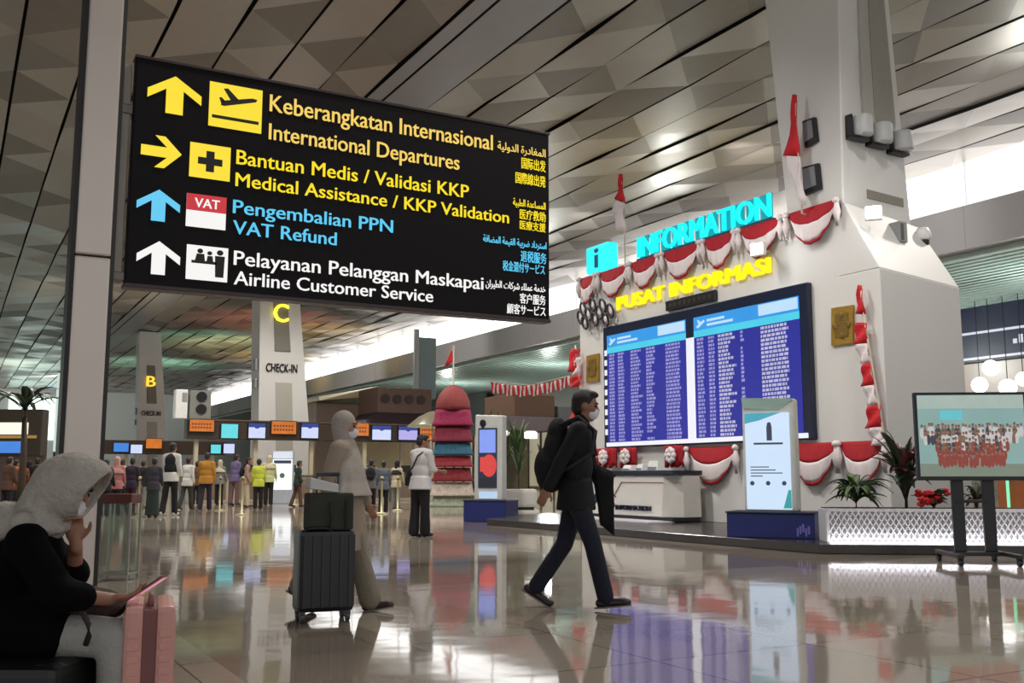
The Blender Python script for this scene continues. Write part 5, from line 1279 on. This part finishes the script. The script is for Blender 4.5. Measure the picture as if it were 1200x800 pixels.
far('person in pale top wearing a dark backpack, left of the lime vest', 288, 538, 594, 10, ck('dusty pink', (160, 128, 116)), crm, 'm', None, 6, ck('black nylon', (14, 15, 19)))
far('person in lime yellow vest near the lit totem', 302, 539, 597, 110, ck('lime', (196, 204, 70)), blk, 'm')
far('person in pale hi-visibility top just left of the lit totem', 314, 535, 592, 90, ck('pale lime', (190, 196, 140)), blk, 'm', crm)
far('person in dark green just right of the lit totem', 348, 541, 594, 30, grn, brn, 'm', None, 10)
far('person in grey in the gap between veiled walker and bag man, leftmost', 434, 540, 600, 90, gry, blk, 'm', None, 4, ck('black nylon', (14, 15, 19)))
far('person in blue grey in the gap left of the bag man, middle', 449, 543, 601, 100, ck('blue grey', (92, 100, 112)), blk, 'm')
far('person in cream beside the bag man, rightmost of three in the gap', 464, 541, 597, 60, crm, gry, 'm', blk)
far('person in brown in the crowd at left edge, leftmost', 6, 537, 606, 70, brn, blk, 'm')
far('person in rust top in the crowd left of the seated woman', 22, 542, 603, 90, ck('rust', (128, 74, 48)), blk, 'm', brn)
far('person in black in the crowd behind the seated woman', 40, 538, 600, 110, blk, brn, 'm')
far('person in pale clothes in the crowd nearest the light pillar', 55, 540, 598, 60, ck('sand', (160, 140, 116)), gry, 'm', crm)

far('person in orange top in the crowd at left edge, second from the left', 14, 540, 601, 60, ck('burnt orange', (176, 100, 52)), blk)
far('person in dark red in the crowd left of the seated woman, by the palm trunk', 31, 541, 599, 120, ck('wine', (92, 40, 44)), brn, 'm', blk)
far('person in olive in the crowd just behind the grey headscarf', 48, 542, 603, 80, ck('olive green', (92, 92, 62)), blk)
far('person in white far behind the rose top', 141, 540, 594, 90, wht, blk)
far('person in black far back between aubergine and charcoal tops', 165, 541, 595, 70, blk, gry)
far('person in brown far back between white top and orange jacket', 229, 542, 592, 100, brn, blk)
far('person in grey far back right of the orange jacket', 256, 540, 591, 80, gry, blk, 'm', crm)

# --- seated woman with phone (local x = image right, y = away, z up)
D4 = 4.0; q = onD(20, 557, D4)
M4 = thing('person', 'seated person in grey headscarf and black top looking at a phone', 'person', (q.x, q.y, 0), -YAW)
def sp(px, py, y=0.): 
    s_ = (D4+y)/FOC; return V(((px-600)*s_ - (20-600)*D4/FOC, y, EYE-(py-557)*s_*1.0))
hd = sp(82, 574); pel = sp(18, 728); che = sp(34, 662); nk = sp(52, 612)
shR, elR, wrR = sp(34, 634, -.17), sp(76, 692, -.26), sp(134, 697, -.10)
shL, elL, wrL = sp(46, 632, .17), sp(92, 668, .10), sp(93, 634, .02)
knR, anR = sp(146, 740, -.10), sp(146, 815, -.10); knL, anL = sp(146, 738, .12), sp(152, 818, .12)
Rn = Matrix.Rotation(math.radians(26), 3, 'Y')
rg = Rig(1.6); rg.head = hd - Rn @ V((.022, 0, 0)); rg.Rh = Rn; rg.k = .98
b = B(); rg.headp(b); b.cap(nk, hd-Rn @ V((.03, 0, .06)), .055, .05)
b.ell(che, (.10, .15, .16), Matrix.Rotation(math.radians(24), 3, 'Y')); b.cap(che, pel, .11, .125); b.ell(pel, (.12, .16, .11))
for sh, e, w_ in ((shR, elR, wrR), (shL, elL, wrL)): b.cap(che+V((.02, 0, .1)), sh, .06, .05); b.cap(sh, e, .045, .037); b.cap(e, w_, .037, .025)
for h_, kn, an in ((pel+V((.02, -.09, 0)), knR, anR), (pel+V((.02, .09, 0)), knL, anL)):
    b.cap(h_, kn, .075, .052); b.cap(kn, an, .052, .036); b.cap(an+V((-.03, 0, -.05)), an+V((.14, 0, -.055)), .03, .026)
rg.hand(b, wrR, V((.9, .3, .08)), V((-.15, .25, .95)), .95, 24)
rg.hand(b, wrL, V((-.12, -.05, .98)), V((.2, -.95, .0)), .95, 40)
blob('body', b, m_skin, M4, .0075, 2)
m_bt = mat('cloth black top', (9, 8, 10), .95, var=.1, bump=.2, spec=.1)
b = B(); b.ell(che, (.135, .185, .19), Matrix.Rotation(math.radians(24), 3, 'Y')); b.cap(che, pel+V((0, 0, -.02)), .15, .17); b.ell(pel+V((-.02, 0, -.02)), (.16, .2, .13)); b.cap(pel+V((0, -.1, .02)), sp(58, 730, -.12), .14, .125); b.cap(pel+V((0, .1, .02)), sp(58, 730, .12), .14, .125); b.cap(che+V((.03, 0, .1)), nk+V((0, 0, -.02)), .11, .075)
for sh, e, w_, f in ((shR, elR, wrR, .45), (shL, elL, wrL, .12)): b.cap(che+V((.02, 0, .11)), sh, .085, .075); b.cap(sh, e, .074, .066); b.cap(e, e.lerp(w_, f), .066, .055)
blob('top', b, m_bt, M4, .011, 3)
m_tr4 = cloth('pale grey trousers', (158, 156, 150))
b = B()
for h_, kn, an in ((pel+V((.06, -.09, 0)), knR, anR), (pel+V((.06, .09, 0)), knL, anL)): b.cap(h_, kn, .098, .074); b.cap(kn, an, .074, .066)
blob('trousers', b, m_tr4, M4, .011, 3)
# headscarf: hood with a pointed brim, drape over back and shoulder
b = B()
prof = [(-.15, .0, .03, .03), (-.135, .0, .07, .065), (-.10, -.005, .115, .092), (-.05, .0, .145, .108), (0, .012, .143, .112), (.05, .025, .122, .102), (.085, .03, .102, .09), (.096, .03, .095, .084), (.09, .028, .086, .074), (.05, .02, .08, .066), (.03, .02, .05, .04)]
b.loft([[hd + Rn @ V((x+.02*max(0, math.sin(a))*(x > .04), hw*math.cos(a)*(1+.03*math.sin(5*a)), zc+hh*math.sin(a)+.012*(x > .04)*math.sin(a)**3)) for a in [2*PI*q_/36 for q_ in range(36)]] for x, zc, hh, hw in prof])
b.cap(hd+Rn @ V((-.05, 0, -.03)), nk+V((-.02, 0, .01)), .105, .10)
b.cap(nk+V((-.02, 0, .0)), sp(8, 606), .10, .06); b.cap(sp(28, 612, -.1), sp(-8, 626, -.12), .05, .035); b.cap(sp(28, 610, .1), sp(-8, 622, .12), .05, .035); b.cap(sp(8, 606), sp(-20, 622), .07, .05)
b.cap(nk+V((0, -.07, 0)), sp(74, 618, -.05), .07, .02); b.cap(nk+V((.03, 0, 0)), sp(78, 614, 0), .075, .03)
for yy in (-.13, .13): b.cap(nk+V((-.03, yy*.6, 0)), sp(30, 612, yy), .07, .05)
scf = blob('headscarf', b, mat('cloth grey headscarf', (166, 160, 150), .85, var=.22, scale=22, bump=.6, weave=40), M4, .0085, 3)
rg.mask(M4); rg.eyes(M4)
for nm, an in (('R', anR), ('L', anL)):
    b = B(); b.cap(an+V((-.04, 0, -.045)), an+V((.15, 0, -.05)), .04, .036); b.cap(an+V((-.02, 0, -.04)), an, .04, .04); blob('shoe', b, mat('dark shoe', (34, 26, 26), .4, var=.2), M4, .011, 2)
# phone in her hand
ph = thing('phone', 'smartphone with pink glowing rim held by the seated person', 'phone', M4.location, -YAW)
p0, p1 = sp(158, 697, -.05), sp(197, 671, -.02)
d = (p1-p0).normalized(); sd = V((0, 1, 0)); nn = d.cross(sd).normalized()
def ph_box(b, a0, a1, wd, th, off=0):
    c0, c1 = p0+d*a0, p0+d*a1
    lo = [c0-sd*wd, c1-sd*wd, c1+sd*wd, c0+sd*wd]; b.hexa([p+nn*(off-th) for p in lo], [p+nn*(off+th) for p in lo], .003)
LP = (p1-p0).length
b = B(); ph_box(b, 0, LP, .037, .005); b.build('case', mat('dark red phone case', (96, 28, 40), .35), ph)
b = B(); ph_box(b, .004, LP-.004, .034, .001, -.0055); b.build('screen', mat('phone screen glow', (232, 150, 170), .2, emit=.7), ph)
b = B(); ph_box(b, .01, .03, .012, .001, .006); b.build('camera_bump', m_blackp, ph)
# patterned bag on the lap with a strap
lb = thing('lap_bag', 'dark brown patterned cloth bag on the lap of the seated person', 'bag', M4.location, -YAW)
b = B(); b.ell(sp(108, 700, .0), (.13, .15, .055)); b.ell(sp(84, 704, .02), (.09, .14, .055)); b.ell(sp(136, 706, .02), (.06, .12, .045), None, 2)
blob('bag_body', b, mat('cloth patterned brown', (66, 44, 40), .85, var=.55, scale=26, bump=.5), lb, .009, 2)
b = B(); b.tube([sp(84, 704, -.15), sp(96, 707, -.19), sp(106, 714, -.21), sp(112, 725, -.215), sp(113, 738, -.21), sp(110, 748, -.205)], .011, 8); b.build('strap', mat('strap brown', (40, 28, 28), .7), lb, True)
# dark cushioned bench
bn = thing('bench_seat', 'black cushioned bench under the seated person at lower left', 'bench', M4.location, -YAW)
zs = sp(60, 754).z
b = B(); b.box(-1.3, .36, -.36, .42, zs-.16, zs, .035); b.build('cushion', mat('black leatherette', (20, 19, 20), .45, var=.15), bn)
b = B(); b.box(-1.28, .34, -.33, .4, zs-.2, zs-.15, .01); b.build('frame', m_dark, bn)
for xx in (-1.1, .1):
    for yy in (-.25, .32):
        b = B(); b.box(xx-.025, xx+.025, yy-.025, yy+.025, 0, zs-.19, .005); b.build('leg', mat('bench leg steel', (90, 88, 86), .35, .6), bn)
# pink suitcase beside her knees
q = onD(177, 700, 4.05)
ps = thing('suitcase', 'pink ribbed cabin suitcase standing by the knees of the seated person', 'suitcase', (q.x, q.y, 0), -YAW+.34)
m_pk = mat('rose pink shell', (206, 150, 140), .35, var=.06); m_pk2 = mat('dusty pink zip band', (120, 74, 70), .5)
zt = q.z-.01
for sg, nm in ((-1, 'shell_half'), (1, 'shell_half')):
    b = B(); x0, x1 = (-.092, -.022) if sg < 0 else (.022, .088)
    b.box(x0, x1, -.2, .2, .05, zt, .022); 
    for k in range(5): b.box(x0-.004 if sg < 0 else x0+.01, x1-.01 if sg < 0 else x1+.004, -.17+k*.078, -.14+k*.078, .08, zt-.03, .004)
    for k in range(9): b.box(x0+.012, x1-.012, -.204, -.19, .09+k*.045, .115+k*.045, .004)
    b.build(nm, m_pk, ps)
b = B(); b.box(-.03, .03, -.19, .19, .06, zt-.012, .008); b.build('zip_band', m_pk2, ps)
b = B(); b.tube([(-.0, -.1, zt-.015), (0, -.09, zt+.02), (0, .03, zt+.02), (0, .04, zt-.015)], .011, 8); b.build('handle', m_pk2, ps, True)
for sx_ in (-.06, .06):
    for sy_ in (-.15, .15):
        b = B(); b.tube([(sx_-.012, sy_, .027), (sx_+.012, sy_, .027)], .027, 12); b.box(sx_-.016, sx_+.016, sy_-.016, sy_+.016, .03, .06); b.build('wheel', m_blackp, ps)
